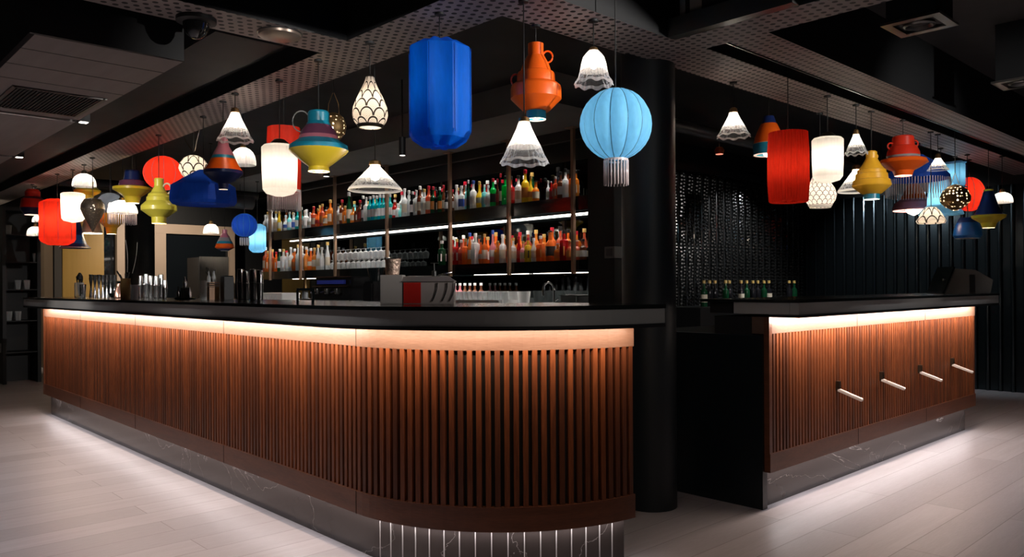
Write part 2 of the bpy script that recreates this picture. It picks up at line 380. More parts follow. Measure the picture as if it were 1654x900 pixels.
box('ceiling_fascia_plate', 3.16, 3.218, 1.62, 2.26, HB + .0, HB + .09, DSTEEL, kind='structure')
# soffit above the back bar
ps = Pa(700, 253, 5.0); HS = ps.z
box('ceiling_soffit_back', 4.2, 5.02, 4.0, 11.2, HS, HT, SOFF, kind='structure')
box('ceiling_soffit_lip', 5.02, 5.07, 4.0, 11.2, HS - .09, HS + .05, BLACK, kind='structure')

def ceil_h(x, y):
    def i(a, b, c, d): return a <= x <= b and c <= y <= d
    if i(2.04, 2.36, YM, YP) or i(XM, 3.22, 2.26, 2.57) or i(3.22, XP, 1.89, 2.1) or i(3.22, XP, 2.23, 2.55) or i(XM, 2.04, 3.34, 3.6) or i(3.22, 3.45, YM, 2.55): return HB
    if i(3.45, XP, 2.1, 2.23) or i(1.9, 2.04, 3.6, YP): return HB + .1
    if i(1.55, 1.9, 3.72, YP): return HB + .03
    if i(4.2, 5.02, 4.0, 11.2): return HS
    return HT
# round column beside the bar
p = PZ(1050, 800, 4.31)
bm = bmesh.new(); lathe(bm, [(0, .146), (ceil_h(p.x, p.y), .146)], 64, close=True)
COLM = mat('black_column_paint', (.008, .012, .015), .5)
o = link('column', bm, COLM); o.location = (p.x, p.y, 0); tag(o, 'large black round column right behind the curved bar end', 'column')
COLX, COLY = p.x, p.y

# ---------------------------------------------------------------- left bar
def path(o, n=28):                                  # o: distance outward from the slat face
    pts = [(A1 - o, LEND), (A1 - o, CS)]
    r = R1 + o; end = 360 - math.degrees(math.acos((ACUT - CA) / r))
    for i in range(1, n + 1): pts.append(arcpt(r, 180 + (end - 180) * i / n))
    return pts
def sweep(bm, o0, o1, z0, z1, mi=0, pf=path):
    a, b = pf(o0), pf(o1); rings = []
    for p, q in zip(a, b): rings.append([bm.verts.new((p[0], p[1], z0)), bm.verts.new((q[0], q[1], z0)), bm.verts.new((q[0], q[1], z1)), bm.verts.new((p[0], p[1], z1))])
    for i in range(len(rings) - 1):
        for k in range(4):
            f = bm.faces.new((rings[i][k], rings[i][(k + 1) % 4], rings[i + 1][(k + 1) % 4], rings[i + 1][k])); f.material_index = mi
    bm.faces.new(rings[0]); bm.faces.new(rings[-1][::-1])
    bmesh.ops.recalc_face_normals(bm, faces=bm.faces[:])
def swept(name, o0, o1, z0, z1, m, parent): bm = bmesh.new(); sweep(bm, o0, o1, z0, z1); return link(name, bm, m, parent)
bar = thing('bar', 'long curved bar with walnut brown vertical slats and dark stone plinth', 'bar', (A1, CS, 0))
def child(o, parent): o.matrix_parent_inverse = Matrix.Translation(-parent.location); return o
def C_(o): return child(o, bar)
C_(swept('slat_backing', -.10, -.022, HRT - .02, HST + .02, BACKING, bar))
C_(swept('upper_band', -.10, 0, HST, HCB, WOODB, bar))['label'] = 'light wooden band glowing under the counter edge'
C_(swept('lower_rail', -.10, .004, HRB, HRT, WOODR, bar))['label'] = 'dark smooth wooden rail below the slats'
PLI = C_(swept('plinth', -.20, -.06, 0, HRB + .03, MARBLE, bar)); PLI['label'] = 'dark marble plinth under a strip of light'
# tile joints on the plinth curve, edge reflections painted in as pale colour
JM = mat('pale_joint_reflection', (.55, .5, .48), .3)
bm = bmesh.new(); r = R1 - .06; st = math.degrees(.068 / r); d = 186.0
while d < 264:
    p = arcpt(r + .0005, d); M = Matrix.Translation((p[0], p[1], 0)) @ Matrix.Rotation(math.radians(d), 4, 'Z'); bx(bm, -.002, .002, -.0022, .0022, .001, HRB + .02, M=M); d += st
link('plinth_joints', bm, JM, PLI)
C_(box('carcass', A1 + .11, A1 + .58, CS, LEND - .02, 0, HCB - .01, BLACK, bar))
C_(box('end_panel', A1 - .005, A1 + .58, LEND - .02, LEND + .005, HRB, HCB, WOODR, bar))
def slat(bm, x, y, ang, w, dpt, z0, z1, mi): bx(bm, -.004 - dpt, 0, -w / 2, w / 2, z0, z1, mi, Matrix.Translation((x, y, 0)) @ Matrix.Rotation(ang, 4, 'Z'))
cuts = [CS, 4.42, 5.93, 7.3, LEND]
for i in range(4):
    bm = bmesh.new(); y0, y1 = cuts[i], cuts[i + 1]; n = round((y1 - y0) / .0365)
    for k in range(n):
        y = y0 + (k + .5) * (y1 - y0) / n; slat(bm, A1, y, PI, .0205, .02, HRT - .001, HST + .001, random.choice((0, 0, 1)))
    C_(link('slatted_panel', bm, [WOODS, WOODS2], bar))
bm = bmesh.new(); aend = 360 - math.degrees(math.acos((ACUT - CA) / R1)); L = R1 * math.radians(aend - 180); n = round(L / .0385)
for k in range(n):
    d = 180 + (k + .5) / n * (aend - 180); p = arcpt(R1, d); slat(bm, p[0], p[1], math.radians(d), .0215, .02, HRT - .001, HST + .001, random.choice((0, 0, 1)))
C_(link('slatted_panel', bm, [WOODS, WOODS2], bar))
bm = bmesh.new()
for y in cuts[:-1]: bx(bm, A1 - .0055, A1 + .01, y - .001, y + .001, HRB, HRT); bx(bm, A1 - .0015, A1 + .01, y - .001, y + .001, HST, HCB)
C_(link('panel_joints', bm, BACKING, bar))
top = thing('countertop', 'black countertop with brushed metal edge running along the long curved bar', 'countertop', (A1, CS, HCB))
for nm, o0, o1, z0, z1, mm in (('slab', -.50, .169, HCT - .016, HCT, TOPM), ('metal_edge', .08, .163, HCB + .016, HCT - .016, EDGE), ('lower_lip', -.0, .168, HCB, HCB + .016, BLACK)):
    child(swept(nm, o0, o1, z0, z1, mm, top), top)
child(swept('core', -.48, .08, HCB + .016, HCT - .016, BLACK, top), top)

# ---------------------------------------------------------------- right bar
rb = thing('bar', 'shorter straight bar on the right with brown slats and four coat hooks', 'bar', (RB0, S1, 0))
def R_(o): return child(o, rb)
R_(box('slat_backing', RB0 + .02, RB1 - .01, S1 + .022, S1 + .1, HRT - .02, HST + .02, BACKING, rb))
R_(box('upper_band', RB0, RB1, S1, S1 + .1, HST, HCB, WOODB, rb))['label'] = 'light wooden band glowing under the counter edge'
R_(box('lower_rail', RB0, RB1, S1 - .004, S1 + .1, HRB, HRT, WOODR, rb))['label'] = 'dark smooth wooden rail below the slats'
R_(box('plinth', RB0 + .05, RB1 - .06, S1 + .06, S1 + .2, 0, HRB + .03, MARBLE, rb))['label'] = 'veined dark marble plinth'
R_(box('carcass', RB0 + .03, RB1 - .02, S1 + .11, S1 + .35, HRB, HCB - .001, BLACK, rb))
R_(box('work_shelf', RB0 + .05, RB1 - .02, S1 + .36, S1 + .95, .02, .92, BLACK, rb))
R_(box('end_panel', RB0 - .02, RB0 + .028, S1 + .03, S1 + .95, 0, .93, mat('blue_black_panel', (.006, .010, .013), .3), rb))
R_(box('corner_post', RB0 - .001, RB0 + .03, S1 - .001, S1 + .03, HRB, HCB, WOODR, rb))
rc = [RB0, 4.95, 6.1, RB1]
for i in range(3):
    bm = bmesh.new(); x0, x1 = rc[i], rc[i + 1]; n = round((x1 - x0) / .0365)
    for k in range(n): slat(bm, x0 + (k + .5) * (x1 - x0) / n, S1, -PI / 2, .0205, .02, HRT - .001, HST + .001, random.choice((0, 0, 1)))
    R_(link('slatted_panel', bm, [WOODS, WOODS2], rb))
bm = bmesh.new()
for x in rc[1:-1]: bx(bm, x - .001, x + .001, S1 - .0055, S1 + .01, HRB, HRT); bx(bm, x - .001, x + .001, S1 - .0015, S1 + .01, HST, HCB)
R_(link('panel_joints', bm, BACKING, rb))
rt = thing('countertop', 'black countertop with dull metal edge on the shorter right bar', 'countertop', (RB0, S1, HCB))
S0 = S1 - .168
for nm, x0, x1, y0, y1, z0, z1, mm in (('slab', RB0 - .006, RB1 + .03, S0 - .006, 2.54, HCT - .016, HCT, TOPM), ('metal_edge', RB0, RB1 + .02, S0, S0 + .05, HCB + .016, HCT - .016, EDGE),
    ('metal_edge', RB0, RB0 + .02, S0 + .052, 2.33, HCB + .016, HCT - .016, EDGE), ('lower_lip', RB0, RB1 + .024, S0 - .004, S1 - .0, HCB, HCB + .016, BLACK), ('core', RB0 + .03, RB1 + .02, S0 + .06, 2.5, HCB + .016, HCT - .016, BLACK)):
    child(box(nm, x0, x1, y0, y1, z0, z1, mm, rt), rt)
# coat hooks
hook0 = None; HOOKM = mat('satin_aluminium', (.85, .83, .80), .3, .6)
for i, (px, py) in enumerate(((1357, 628), (1427, 612), (1489, 600), (1541, 588))):
    p = Ps(px, py, S1 - .022)
    lab = ('satin metal coat hook on the right bar, ' + ('nearest to the black column', 'second from the left', 'third from the left', 'farthest to the right')[i])
    if i == 0:
        hook0 = thing('coat_hook', lab, 'hook', (p.x, S1, p.z), 'coat hooks on the right bar')
        link('hook_mount', (lambda b: (bx(b, -.012, .012, -.022, -.0, -.012, .045), b)[1])(bmesh.new()), BRONZE, hook0)
        b = bmesh.new(); bx(b, -.013, .013, -.165, -.012, -.012, .006, M=Matrix.Rotation(math.radians(19), 4, 'X')); bmesh.ops.bevel(b, geom=b.edges[:], offset=.003, segments=2, affect='EDGES'); link('hook_arm', b, HOOKM, hook0)
    else: dup(hook0, (p.x, S1, p.z), lab)

# ---------------------------------------------------------------- back bar
AF = 5.0
H1T, H1B = .5 * (Pa(560, 361, AF).z + Pa(830, 328, AF).z), .5 * (Pa(440, 388, AF).z + Pa(965, 341, AF).z)
H2T, H2B = Pa(830, 424, AF).z, .5 * (Pa(725, 447, AF).z + Pa(965, 441, AF).z)
SL, SRr = Pa(417, 385, AF).y, Pa(968, 330, AF).y
print('shelves', H1T, H1B, H2T, H2B, SL, SRr, 'soffit', HS)
MIRR = mat('smoked_mirror', (.05, .058, .06), .03, 1.)
mi = thing('wall_mirror', 'dark smoked mirror behind both bottle shelves', 'mirror', (AF + .36, SRr, 1.025))
child(box('mirror_glass', AF + .36, AF + .38, SRr, SL, 1.025, HS - .2, MIRR, mi), mi); child(box('added_glare_mask', AF + .35, AF + .38, SRr, SL, HS - .199, HS, BLACK, mi), mi); child(box('mirror_backing', AF + .385, AF + .41, SRr, SL, 1.025, HS, BLACK, mi), mi)  # black strip above the glass is added to hide the soffit light's reflection
STRIP = mat('shelf_led', (1, .9, .82), .5, emis=(1, .86, .76), es=9.0)
ys = [Pa(x, 440, AF).y for x in (969, 947, 932, 821, 812, 726, 715, 680, 482, 437)]
for lab, zt, zb, strips in (('upper black bottle shelf with a long bright light strip underneath', H1T, H1B, [(SRr + .02, SL - .3)]), ('lower black bottle shelf with broken light strips underneath', H2T, H2B, [(ys[0], ys[2]), (ys[2] + .14, ys[3]), (ys[4], ys[5]), (ys[8], ys[9])])):
    sh = thing('bottle_shelf', lab, 'shelf', (AF, SRr, zb))
    child(box('front_lip', AF, AF + .05, SRr, SL, zb + .012, zb + .0449, GLBLACK, sh), sh); child(box('shelf_board', AF, AF + .35, SRr, SL, zb + .045, zt, GLBLACK, sh), sh)
    for y0, y1 in strips: child(box('light_strip', AF + .33, AF + .345, y0, y1, zb + .014, zb + .023, STRIP, sh), sh)
bc = thing('back_counter', 'steel topped back counter below the bottle shelves', 'counter', (AF, SRr, 0))
child(box('work_surface', AF - .35, AF + .355, SRr, SL, .98, 1.02, BRUSH, bc), bc); child(box('cabinet', AF - .33, AF + .355, SRr, SL, .0, .98, BLACK, bc), bc)
for i, px in enumerate((926, 822, 727, 625, 541, 485, 436)):
    y = Pa(px, 400, AF - .02).y
    po = thing('shelf_post', 'slim bronze post before the bottle shelves, %s from the right' % ('first', 'second', 'third', 'fourth', 'fifth', 'sixth', 'seventh')[i], 'post', (AF - .019, y, H2B), 'bronze posts before the bottle shelves')
    child(box('post_bar', AF - .034, AF - .002, y - .014, y + .014, H2B, HS - .001, POSTM, po), po)
    child(box('ceiling_plate', AF - .07, AF - .002, y - .05, y + .05, HS - .008, HS, POSTM, po), po)
box('wall_back_bar_end', AF - .2, AF + .45, SRr - .32, SRr - .05, 0, HS, BLACK, kind='structure')

area_along('soffit_strip_light', (AF + .13, SRr, HS - .008), (AF + .13, SL, HS - .008), .09, 17, (1, .93, .86), (.05, 0, -1), math.radians(80))
for zb_ in (H1B, H2B): area_along('shelf_strip_light', (AF + .07, SRr, zb_ + .04), (AF + .07, SL, zb_ + .04), .01, 13, (1, .9, .8), (.2, 0, -1))
# bottles
BCOL = {'clear': (.75, .78, .78), 'aqua': (.35, .8, .8), 'teal': (.02, .48, .46), 'amber': (.72, .28, .04), 'orange': (.9, .24, .04), 'red': (.55, .02, .02), 'green': (.01, .55, .13),
        'dark green': (.01, .09, .035), 'yellow': (.85, .62, .06), 'brown': (.22, .07, .03), 'white': (.85, .85, .83), 'blue': (.04, .15, .55), 'dark': (.02, .02, .025), 'pink': (.85, .38, .42), 'rust': (.62, .16, .08), 'turquoise': (.0, .5, .62)}
CAPC = {'black': (.01, .01, .01), 'red': (.5, .01, .03), 'gold': (.6, .4, .12), 'white': (.8, .8, .8), 'silver': (.5, .5, .5), 'blue': (.03, .08, .35)}
LABC = {'cream': (.7, .62, .48), 'white': (.8, .8, .8), 'blue': (.05, .12, .5), 'black': (.02, .02, .02), 'orange': (.7, .25, .05), 'red': (.5, .04, .03)}
PROF = {'tall': [(0, .95), (.02, 1), (.55, 1), (.62, .9), (.68, .5), (.73, .36), (.92, .34), (.93, .40), (.95, .4)],
        'square': [(0, .98), (.02, 1.05), (.60, 1.05), (.66, .95), (.70, .42), (.90, .38), (.91, .44), (.94, .44)],
        'round': [(0, .8), (.03, 1.0), (.2, 1.2), (.40, 1.2), (.52, .95), (.60, .5), (.66, .38), (.90, .34), (.92, .42), (.94, .42)],
        'slim': [(0, .72), (.02, .76), (.5, .76), (.66, .5), (.76, .32), (.93, .30), (.94, .36), (.96, .36)],
        'stubby': [(0, 1.1), (.03, 1.2), (.50, 1.2), (.60, .9), (.66, .5), (.84, .46), (.85, .5), (.9, .5)]}
proto = {}
def bottle(col, cap, lab, style, h, loc, label, group, gap=.12):
    key = (col, cap, lab, style)
    if key not in proto:
        t = thing('bottle', label, 'bottle', loc, group); R = .037
        bm = bmesh.new(); lathe(bm, [(z * .3, r * R) for z, r in PROF[style]], 4 if style == 'square' else 14, close=True)
        if style == 'square': bm.free(); bm = bmesh.new(); lathe(bm, [(z * .3, r * R * 1.15) for z, r in PROF[style]], 12, rmod=lambda th, i: (1 / max(abs(math.cos(th - round((th) / (PI / 2)) * PI / 2)), .75) * .86) if i < 5 else .85, close=True)
        link('glass_body', bm, bottleglass('glass_' + col.replace(' ', '_'), BCOL[col]), t)
        bm = bmesh.new(); z = PROF[style][-1][0] * .3; lathe(bm, [(z - .018, .0175), (z + .016, .0175), (z + .018, .014)], 12, close=True); link('cap', bm, mat('cap_' + cap, CAPC[cap], .35), t)
        if lab:
            rr = max(r for _, r in PROF[style]) * R * (1.13 if style == 'square' else 1.012); z0, z1 = (.05, .14) if style != 'round' else (.06, .12)
            bm = bmesh.new(); lathe(bm, [(z0, rr), (z1, rr)], 14, rmod=(lambda th, i: 1 / max(abs(math.cos(th - round((th) / (PI / 2)) * PI / 2)), .75) * .86) if style == 'square' else None); link('paper_label', bm, mat('label_' + lab, LABC[lab], .5), t)
        proto[key] = t
    else: t = dup(proto[key], loc, label, group)
    w = min(h / .3 * .5 + .5, .5 * gap / (.0372 * {'square': 1.12, 'round': 1.2, 'stubby': 1.2}.get(style, 1)))
    t.scale = (w, w, h / .3); t.rotation_euler = (0, 0, PI * .5 * random.randint(0, 3) + random.uniform(-.08, .08)); return t
c_ = 'clear'
UP_ = [(427, c_, 'white', 'cream', 'tall', 30), (433, c_, 'gold', 'white', 'tall', 34), (439, 'white', 'white', None, 'tall', 36), (446, c_, 'gold', 'cream', 'tall', 34), (451, 'yellow', 'gold', 'cream', 'slim', 33),
 (462, c_, 'white', 'blue', 'round', 26), (468, 'aqua', 'silver', 'white', 'tall', 30), (475, c_, 'silver', 'blue', 'tall', 28), (481, 'teal', 'silver', 'white', 'tall', 33), (487, 'teal', 'white', 'white', 'round', 36), (493, c_, 'white', 'white', 'tall', 30),
 (501, c_, 'white', 'cream', 'round', 26), (507, 'rust', 'red', 'cream', 'tall', 34), (514, 'orange', 'gold', 'red', 'round', 30), (521, 'rust', 'gold', 'orange', 'tall', 37), (527, 'amber', 'white', 'cream', 'stubby', 28), (534, 'amber', 'gold', 'cream', 'tall', 42), (541, 'amber', 'black', 'cream', 'square', 30), (547, c_, 'black', 'cream', 'tall', 34), (553, 'brown', 'red', 'cream', 'tall', 40), (558, 'amber', 'gold', 'cream', 'square', 30),
 (564, 'dark green', 'silver', 'cream', 'slim', 50), (571, 'amber', 'black', 'cream', 'stubby', 28), (577, 'brown', 'black', 'cream', 'square', 28), (582, 'brown', 'red', 'red', 'tall', 36), (587, 'dark', 'white', 'white', 'slim', 42), (592, 'white', 'silver', None, 'square', 40)]
for k in range(7): UP_.append((598 + k * 5.4, 'turquoise' if k % 2 else 'teal', 'silver', 'white', 'tall', 40 + (k % 2)))
UP_ += [(638, 'red', 'white', 'white', 'tall', 30), (643, c_, 'white', 'white', 'stubby', 25), (648, 'aqua', 'silver', None, 'round', 24), (654, c_, 'white', 'cream', 'tall', 46), (661, c_, 'white', 'white', 'slim', 42), (667, 'dark', 'silver', 'white', 'tall', 40), (673, c_, 'silver', 'cream', 'square', 42), (679, 'brown', 'white', 'cream', 'tall', 47), (686, c_, 'gold', 'cream', 'square', 42), (693, 'rust', 'red', 'cream', 'tall', 46), (700, 'dark green', 'red', 'orange', 'tall', 44),
 (706, 'dark', 'black', 'cream', 'square', 38), (711, 'dark green', 'white', 'orange', 'tall', 42), (717, 'brown', 'red', 'cream', 'slim', 44), (722, 'dark', 'black', 'white', 'stubby', 36), (731, 'brown', 'red', 'white', 'tall', 36), (738, c_, 'white', 'white', 'slim', 42), (746, c_, 'white', 'blue', 'tall', 40), (753, 'aqua', 'silver', 'white', 'slim', 40), (757, 'dark green', 'white', 'black', 'tall', 48), (765, c_, 'blue', 'white', 'tall', 46), (775, 'yellow', 'gold', 'cream', 'round', 44), (783, 'aqua', 'white', 'white', 'square', 38),
 (789, c_, 'white', 'white', 'tall', 36), (797, 'green', 'red', 'black', 'tall', 46), (804, 'brown', 'red', 'red', 'slim', 44), (809, 'dark', 'red', 'cream', 'slim', 52), (817, 'green', 'black', None, 'square', 48), (826, 'red', 'black', 'red', 'tall', 46), (838, 'white', 'black', 'cream', 'tall', 46), (849, 'yellow', 'red', 'orange', 'tall', 54), (858, 'yellow', 'gold', 'orange', 'round', 44), (866, 'amber', 'black', 'cream', 'stubby', 36),
 (886, c_, 'white', 'cream', 'tall', 32), (891, 'red', 'silver', 'red', 'stubby', 32), (898, 'rust', 'silver', 'cream', 'square', 38), (906, 'brown', 'black', 'white', 'tall', 44), (914, c_, 'black', 'white', 'tall', 48), (924, 'amber', 'black', 'cream', 'square', 46), (931, 'amber', 'black', 'cream', 'square', 44)]
LO_ = [(427, 'rust', 'white', 'cream', 'tall', 40), (433, 'orange', 'gold', 'cream', 'square', 34), (440, 'rust', 'gold', 'orange', 'tall', 36), (446, 'orange', 'red', 'cream', 'square', 32), (452, 'dark green', 'white', 'white', 'tall', 36), (458, c_, 'gold', 'white', 'square', 36), (464, c_, 'white', 'white', 'tall', 30), (470, c_, 'silver', 'cream', 'tall', 38), (476, 'orange', 'white', 'orange', 'round', 36), (482, c_, 'gold', 'white', 'tall', 42), (488, c_, 'white', 'cream', 'square', 40), (495, 'amber', 'silver', 'orange', 'tall', 38), (502, 'orange', 'white', 'cream', 'round', 36), (508, 'amber', 'gold', 'cream', 'tall', 36), (514, c_, 'gold', 'cream', 'slim', 40), (520, c_, 'silver', 'white', 'slim', 36), (529, c_, 'gold', 'cream', 'slim', 44),
 (714, 'dark green', 'silver', 'white', 'square', 40), (731, 'red', 'white', 'red', 'tall', 46), (738, 'red', 'gold', 'white', 'square', 42), (745, 'rust', 'silver', 'red', 'tall', 40), (752, 'orange', 'gold', 'orange', 'square', 42), (759, 'amber', 'blue', 'cream', 'slim', 50), (768, c_, 'white', 'white', 'square', 50), (777, 'orange', 'black', 'cream', 'round', 40), (783, 'orange', 'gold', 'cream', 'tall', 48), (796, 'pink', 'blue', 'white', 'round', 54), (804, 'amber', 'gold', 'orange', 'stubby', 38), (812, c_, 'white', 'cream', 'tall', 46), (822, 'orange', 'white', 'red', 'round', 48), (829, c_, 'gold', 'cream', 'tall', 40),
 (838, 'red', 'red', 'red', 'slim', 42), (845, 'pink', 'gold', 'cream', 'tall', 34), (853, 'yellow', 'red', 'black', 'square', 40), (862, c_, 'white', 'cream', 'slim', 38), (873, 'orange', 'silver', 'orange', 'square', 42), (889, 'orange', 'black', 'black', 'stubby', 52), (901, 'amber', 'silver', 'orange', 'stubby', 30), (911, 'red', 'black', 'orange', 'square', 50), (921, 'rust', 'gold', 'orange', 'stubby', 34), (932, 'rust', 'white', 'cream', 'stubby', 34), (942, 'brown', 'black', 'white', 'tall', 34), (953, 'dark', 'gold', 'white', 'tall', 32), (963, 'dark', 'white', 'white', 'stubby', 28)]
posts = [436, 485, 541, 625, 727, 822, 926]
ordn = ['first', 'second', 'third', 'fourth', 'fifth', 'sixth', 'seventh', 'eighth', 'ninth', 'tenth', 'eleventh', 'twelfth', '13th', '14th', '15th', '16th', '17th', '18th', '19th', '20th', '21st', '22nd', '23rd', '24th', '25th']
def bay(px): return sum(px > q for q in posts)
BAYN = ['left of every post', 'in first bay from left', 'in second bay from left', 'in third bay from left', 'in fourth bay from left', 'in fifth bay from left', 'in sixth bay from left', 'right of every post']
for shelf, LST, zt, grp in (('upper', UP_, H1T, 'bottles on the upper shelf'), ('lower', LO_, H2T, 'bottles on the lower shelf')):
    cnt = {}
    gy = [Pa(v[0], 400, AF + .085).y for v in sorted(LST)]
    for n_, (px, col, cap, lab, st, hp) in enumerate(sorted(LST)):
        gap = min([abs(gy[n_] - gy[m_]) for m_ in (n_ - 1, n_ + 1) if 0 <= m_ < len(gy)])
        q = Pa(px, 400, AF + .085); q.y = min(max(q.y, SRr + .06), SL - .05); Z = depth(q); h = hp * Z / F; b = bay(px); cnt[b] = cnt.get(b, 0) + 1
        bottle(col, cap, lab, st, h, (q.x, q.y, zt), '%s bottle with %s cap, %s shelf front, %s %s' % (col, cap, shelf, ordn[cnt[b] - 1], BAYN[b]), grp, gap)
# back rows
for shelf, zt, grp, xs in (('upper', H1T, 'bottles on the upper shelf', list(range(430, 700, 11)) + list(range(704, 868, 12)) + [902, 918]), ('lower', H2T, 'bottles on the lower shelf', list(range(430, 512, 11)) + list(range(736, 950, 13)))):
    cnt = {}
    for px in xs:
        q = Pa(px, 400, AF + .22); b = bay(px)
        if not SRr + .06 < q.y < SL - .06: continue
        cnt[b] = cnt.get(b, 0) + 1
        cols = ['clear', 'aqua', 'clear', 'brown'] if (shelf == 'upper' and px < 700) else (['dark green', 'brown', 'clear', 'dark', 'red'] if shelf == 'upper' else ['orange', 'clear', 'rust', 'amber'])
        if shelf == 'upper' and 500 < px < 560: cols = ['amber', 'rust', 'orange']
        col = random.choice(cols); cap = random.choice(['black', 'gold', 'red', 'white'])
        bottle(col, cap, random.choice(['cream', 'white', None]), random.choice(['tall', 'slim', 'tall', 'square']), random.uniform(.26, .32), (q.x, q.y, zt), '%s bottle with %s cap, %s shelf back row, %s %s' % (col, cap, shelf, ordn[cnt[b] - 1], BAYN[b]), grp)

# stemware in rows on the lower shelf (left half), upside down
GL = clearglass('clear_drinking_glass', (.92, .94, .95), .9)
def glass_proto(name, prof, label, cat, loc, group, n=16):
    bm = bmesh.new(); lathe(bm, prof, n); o = link(name, bm, GL); o.location = loc; tag(o, label, cat, group); return o
g0 = None; k = 0
for row, (aa, zz) in enumerate(((AF + .08, H2T), (AF + .22, H2T), (AF + .08, H2T + .118))):
    for i in range(11):
        px = 538 + i * 8.2 + row * 2; q = Pa(px, 430, aa)
        lab = 'wine glass upside down, %s from left in the %s row' % (ordn[i], ('lower front', 'back', 'upper front')[row])
        if not g0:
            g0 = glass_proto('wine_glass', [(0, .032), (.05, .042), (.075, .036), (.088, .006), (.112, .004), (.115, .034), (.117, .034)], lab, 'glass', (q.x, q.y, zz), 'wine glasses on the lower shelf')
        else:
            o = g0.copy(); C.objects.link(o); o.location = (q.x, q.y, zz); o['label'] = lab
# glasses in a row low on the back counter, near the right
rk = thing('glass_rack', 'white dishwasher rack of glasses on the back counter', 'rack', (AF - .2, Pa(775, 480, AF - .2).y, 1.02))
bm = bmesh.new(); x0 = -.06; hw = (Pa(733, 480, AF - .2).y - Pa(822, 480, AF - .2).y) / 2
bx(bm, -.115, .115, -hw, hw, 0, .012)
for s in (-1, 1): bx(bm, s * .115 - .004, s * .115 + .004, -hw, hw, 0, .06)
for s in (-1, 1): bx(bm, -.115, .115, s * hw - .004, s * hw + .004, 0, .06)
link('rack_tray', bm, WHITE, rk)
g1 = None
TUM = [(0, .026), (.004, .028), (.115, .037), (.117, .036)]
for row in range(2):
    for i in range(11):
        px = 738 + i * 7.7; q = Pa(px, 480, AF - .25 + row * .1); lab = 'clear tumbler in the white rack, %s from left, %s row' % (ordn[i], ('front', 'back')[row])
        if g1 is None: g1 = glass_proto('tumbler', TUM, lab, 'glass', (q.x, q.y, 1.035), 'tumblers in the white rack')
        else: o = g1.copy(); C.objects.link(o); o.location = (q.x, q.y, 1.035); o['label'] = lab
for i in range(5):
    q = Pa(778 + i * 17, 480, AF - .03); o = g1.copy(); C.objects.link(o); o.location = (q.x, q.y, 1.02); o.scale = (1.7, 1.7, 1.15); o['label'] = 'large clear glass behind the white rack, %s from left' % ordn[i]; o['group'] = 'large glasses behind the rack'
g2 = None
for i, px in enumerate((735, 743, 751, 759, 767, 777)):
    q = Pa(px, 460, AF + .12); lab = 'small dark bottle with white top, back counter, %s from left' % ordn[i]
    bottle('brown' if i > 1 else 'pink', 'white', 'red' if i > 1 else 'white', 'tall', .215, (q.x, q.y, 1.02), lab, 'small bottles on the back counter')
# tap on the back counter
q = Pa(886, 480, AF - .12); tp = thing('sink_tap', 'arched chrome tap over the back counter sink', 'tap', (q.x, q.y, 1.02))
r = .066; pts = [(0, -r * 1.0, 0), (0, -r, .12)] + [(0, -r * math.cos(t * PI / 10), .14 + r * math.sin(t * PI / 10) * 1.1) for t in range(0, 11)] + [(0, r, .10)]
bm = bmesh.new(); tube(bm, pts, .009, 10); link('spout', bm, STEEL, tp)
bm = bmesh.new(); lathe(bm, [(0, .022), (.03, .022), (.032, .012)], 16, 0, -r, close=True); link('tap_base', bm, STEEL, tp)
bm = bmesh.new(); tube(bm, [(0, -r, .05), (0, -r - .05, .075)], .006); link('lever', bm, STEEL, tp)
q = Pa(944, 478, AF - .1); dr = thing('dish_drainer', 'low chrome drainer rail right of the arched tap', 'drainer', (q.x, q.y, 1.02))
bm = bmesh.new(); bx(bm, -.1, .1, -.2, .2, .10, .108); link('rail', bm, STEEL, dr)
for yy in (-.18, 0, .18): bm = bmesh.new(); bx(bm, -.09, .09, yy - .005, yy + .005, 0, .10); link('support', bm, STEEL, dr)
# coffee machine with coloured panel
q = Pa(556, 470, AF - .15); ZM = depth(q)
cm = thing('coffee_machine', 'dark coffee machine with coloured panel on the back counter', 'coffee machine', (q.x, q.y, 1.02))
cm.scale = (1, 1, .88)
bm = bmesh.new(); bx(bm, -.16, .13, -.40, .42, .04, .20); bx(bm, -.14, .13, -.40, .42, .20, .345); bmesh.ops.bevel(bm, geom=bm.edges[:], offset=.012, segments=2, affect='EDGES'); link('machine_body', bm, mat('machine_black', (.02, .02, .022), .15, .6), cm)
bm = bmesh.new(); bx(bm, -.185, -.161, -.30, .3, .25, .30); link('panel_strip', bm, mat('blue_badge', (.03, .05, .35), .3), cm)
bm = bmesh.new(); bx(bm, -.19, -.16, -.38, .40, .215, .228); bx(bm, -.18, -.14, -.38, .40, .335, .35); link('chrome_trim', bm, mat('rosy_chrome', (.65, .4, .35), .2, 1.), cm)
for yy in (-.22, .0, .22):
    bm = bmesh.new(); lathe(bm, [(.12, .028), (.17, .034), (.19, .034)], 16, -.22, yy, close=True); tube(bm, [(-.22, yy, .15), (-.34, yy - .05, .14)], .009); link('group_handle', bm, STEEL, cm)
bm = bmesh.new()
for a, b in ((-.14, -.36), (.14, -.36), (-.14, .38), (.14, .38)): lathe(bm, [(0, .02), (.045, .016)], 12, a, b, close=True)
link('foot', bm, BLACK, cm)
q = Pa(607, 465, AF - .2); gr = thing('coffee_grinder', 'black coffee grinder between the coffee machine and steel station', 'grinder', (q.x, q.y, 1.02))
bm = bmesh.new(); bx(bm, -.11, .11, -.1, .1, 0, .24); bmesh.ops.bevel(bm, geom=bm.edges[:], offset=.02, segments=2, affect='EDGES'); link('grinder_body', bm, mat('machine_black', (0, 0, 0)), gr)
bm = bmesh.new(); lathe(bm, [(.24, .06), (.38, .095), (.39, .095)], 20, close=True); link('bean_hopper', bm, GLBLACK, gr)
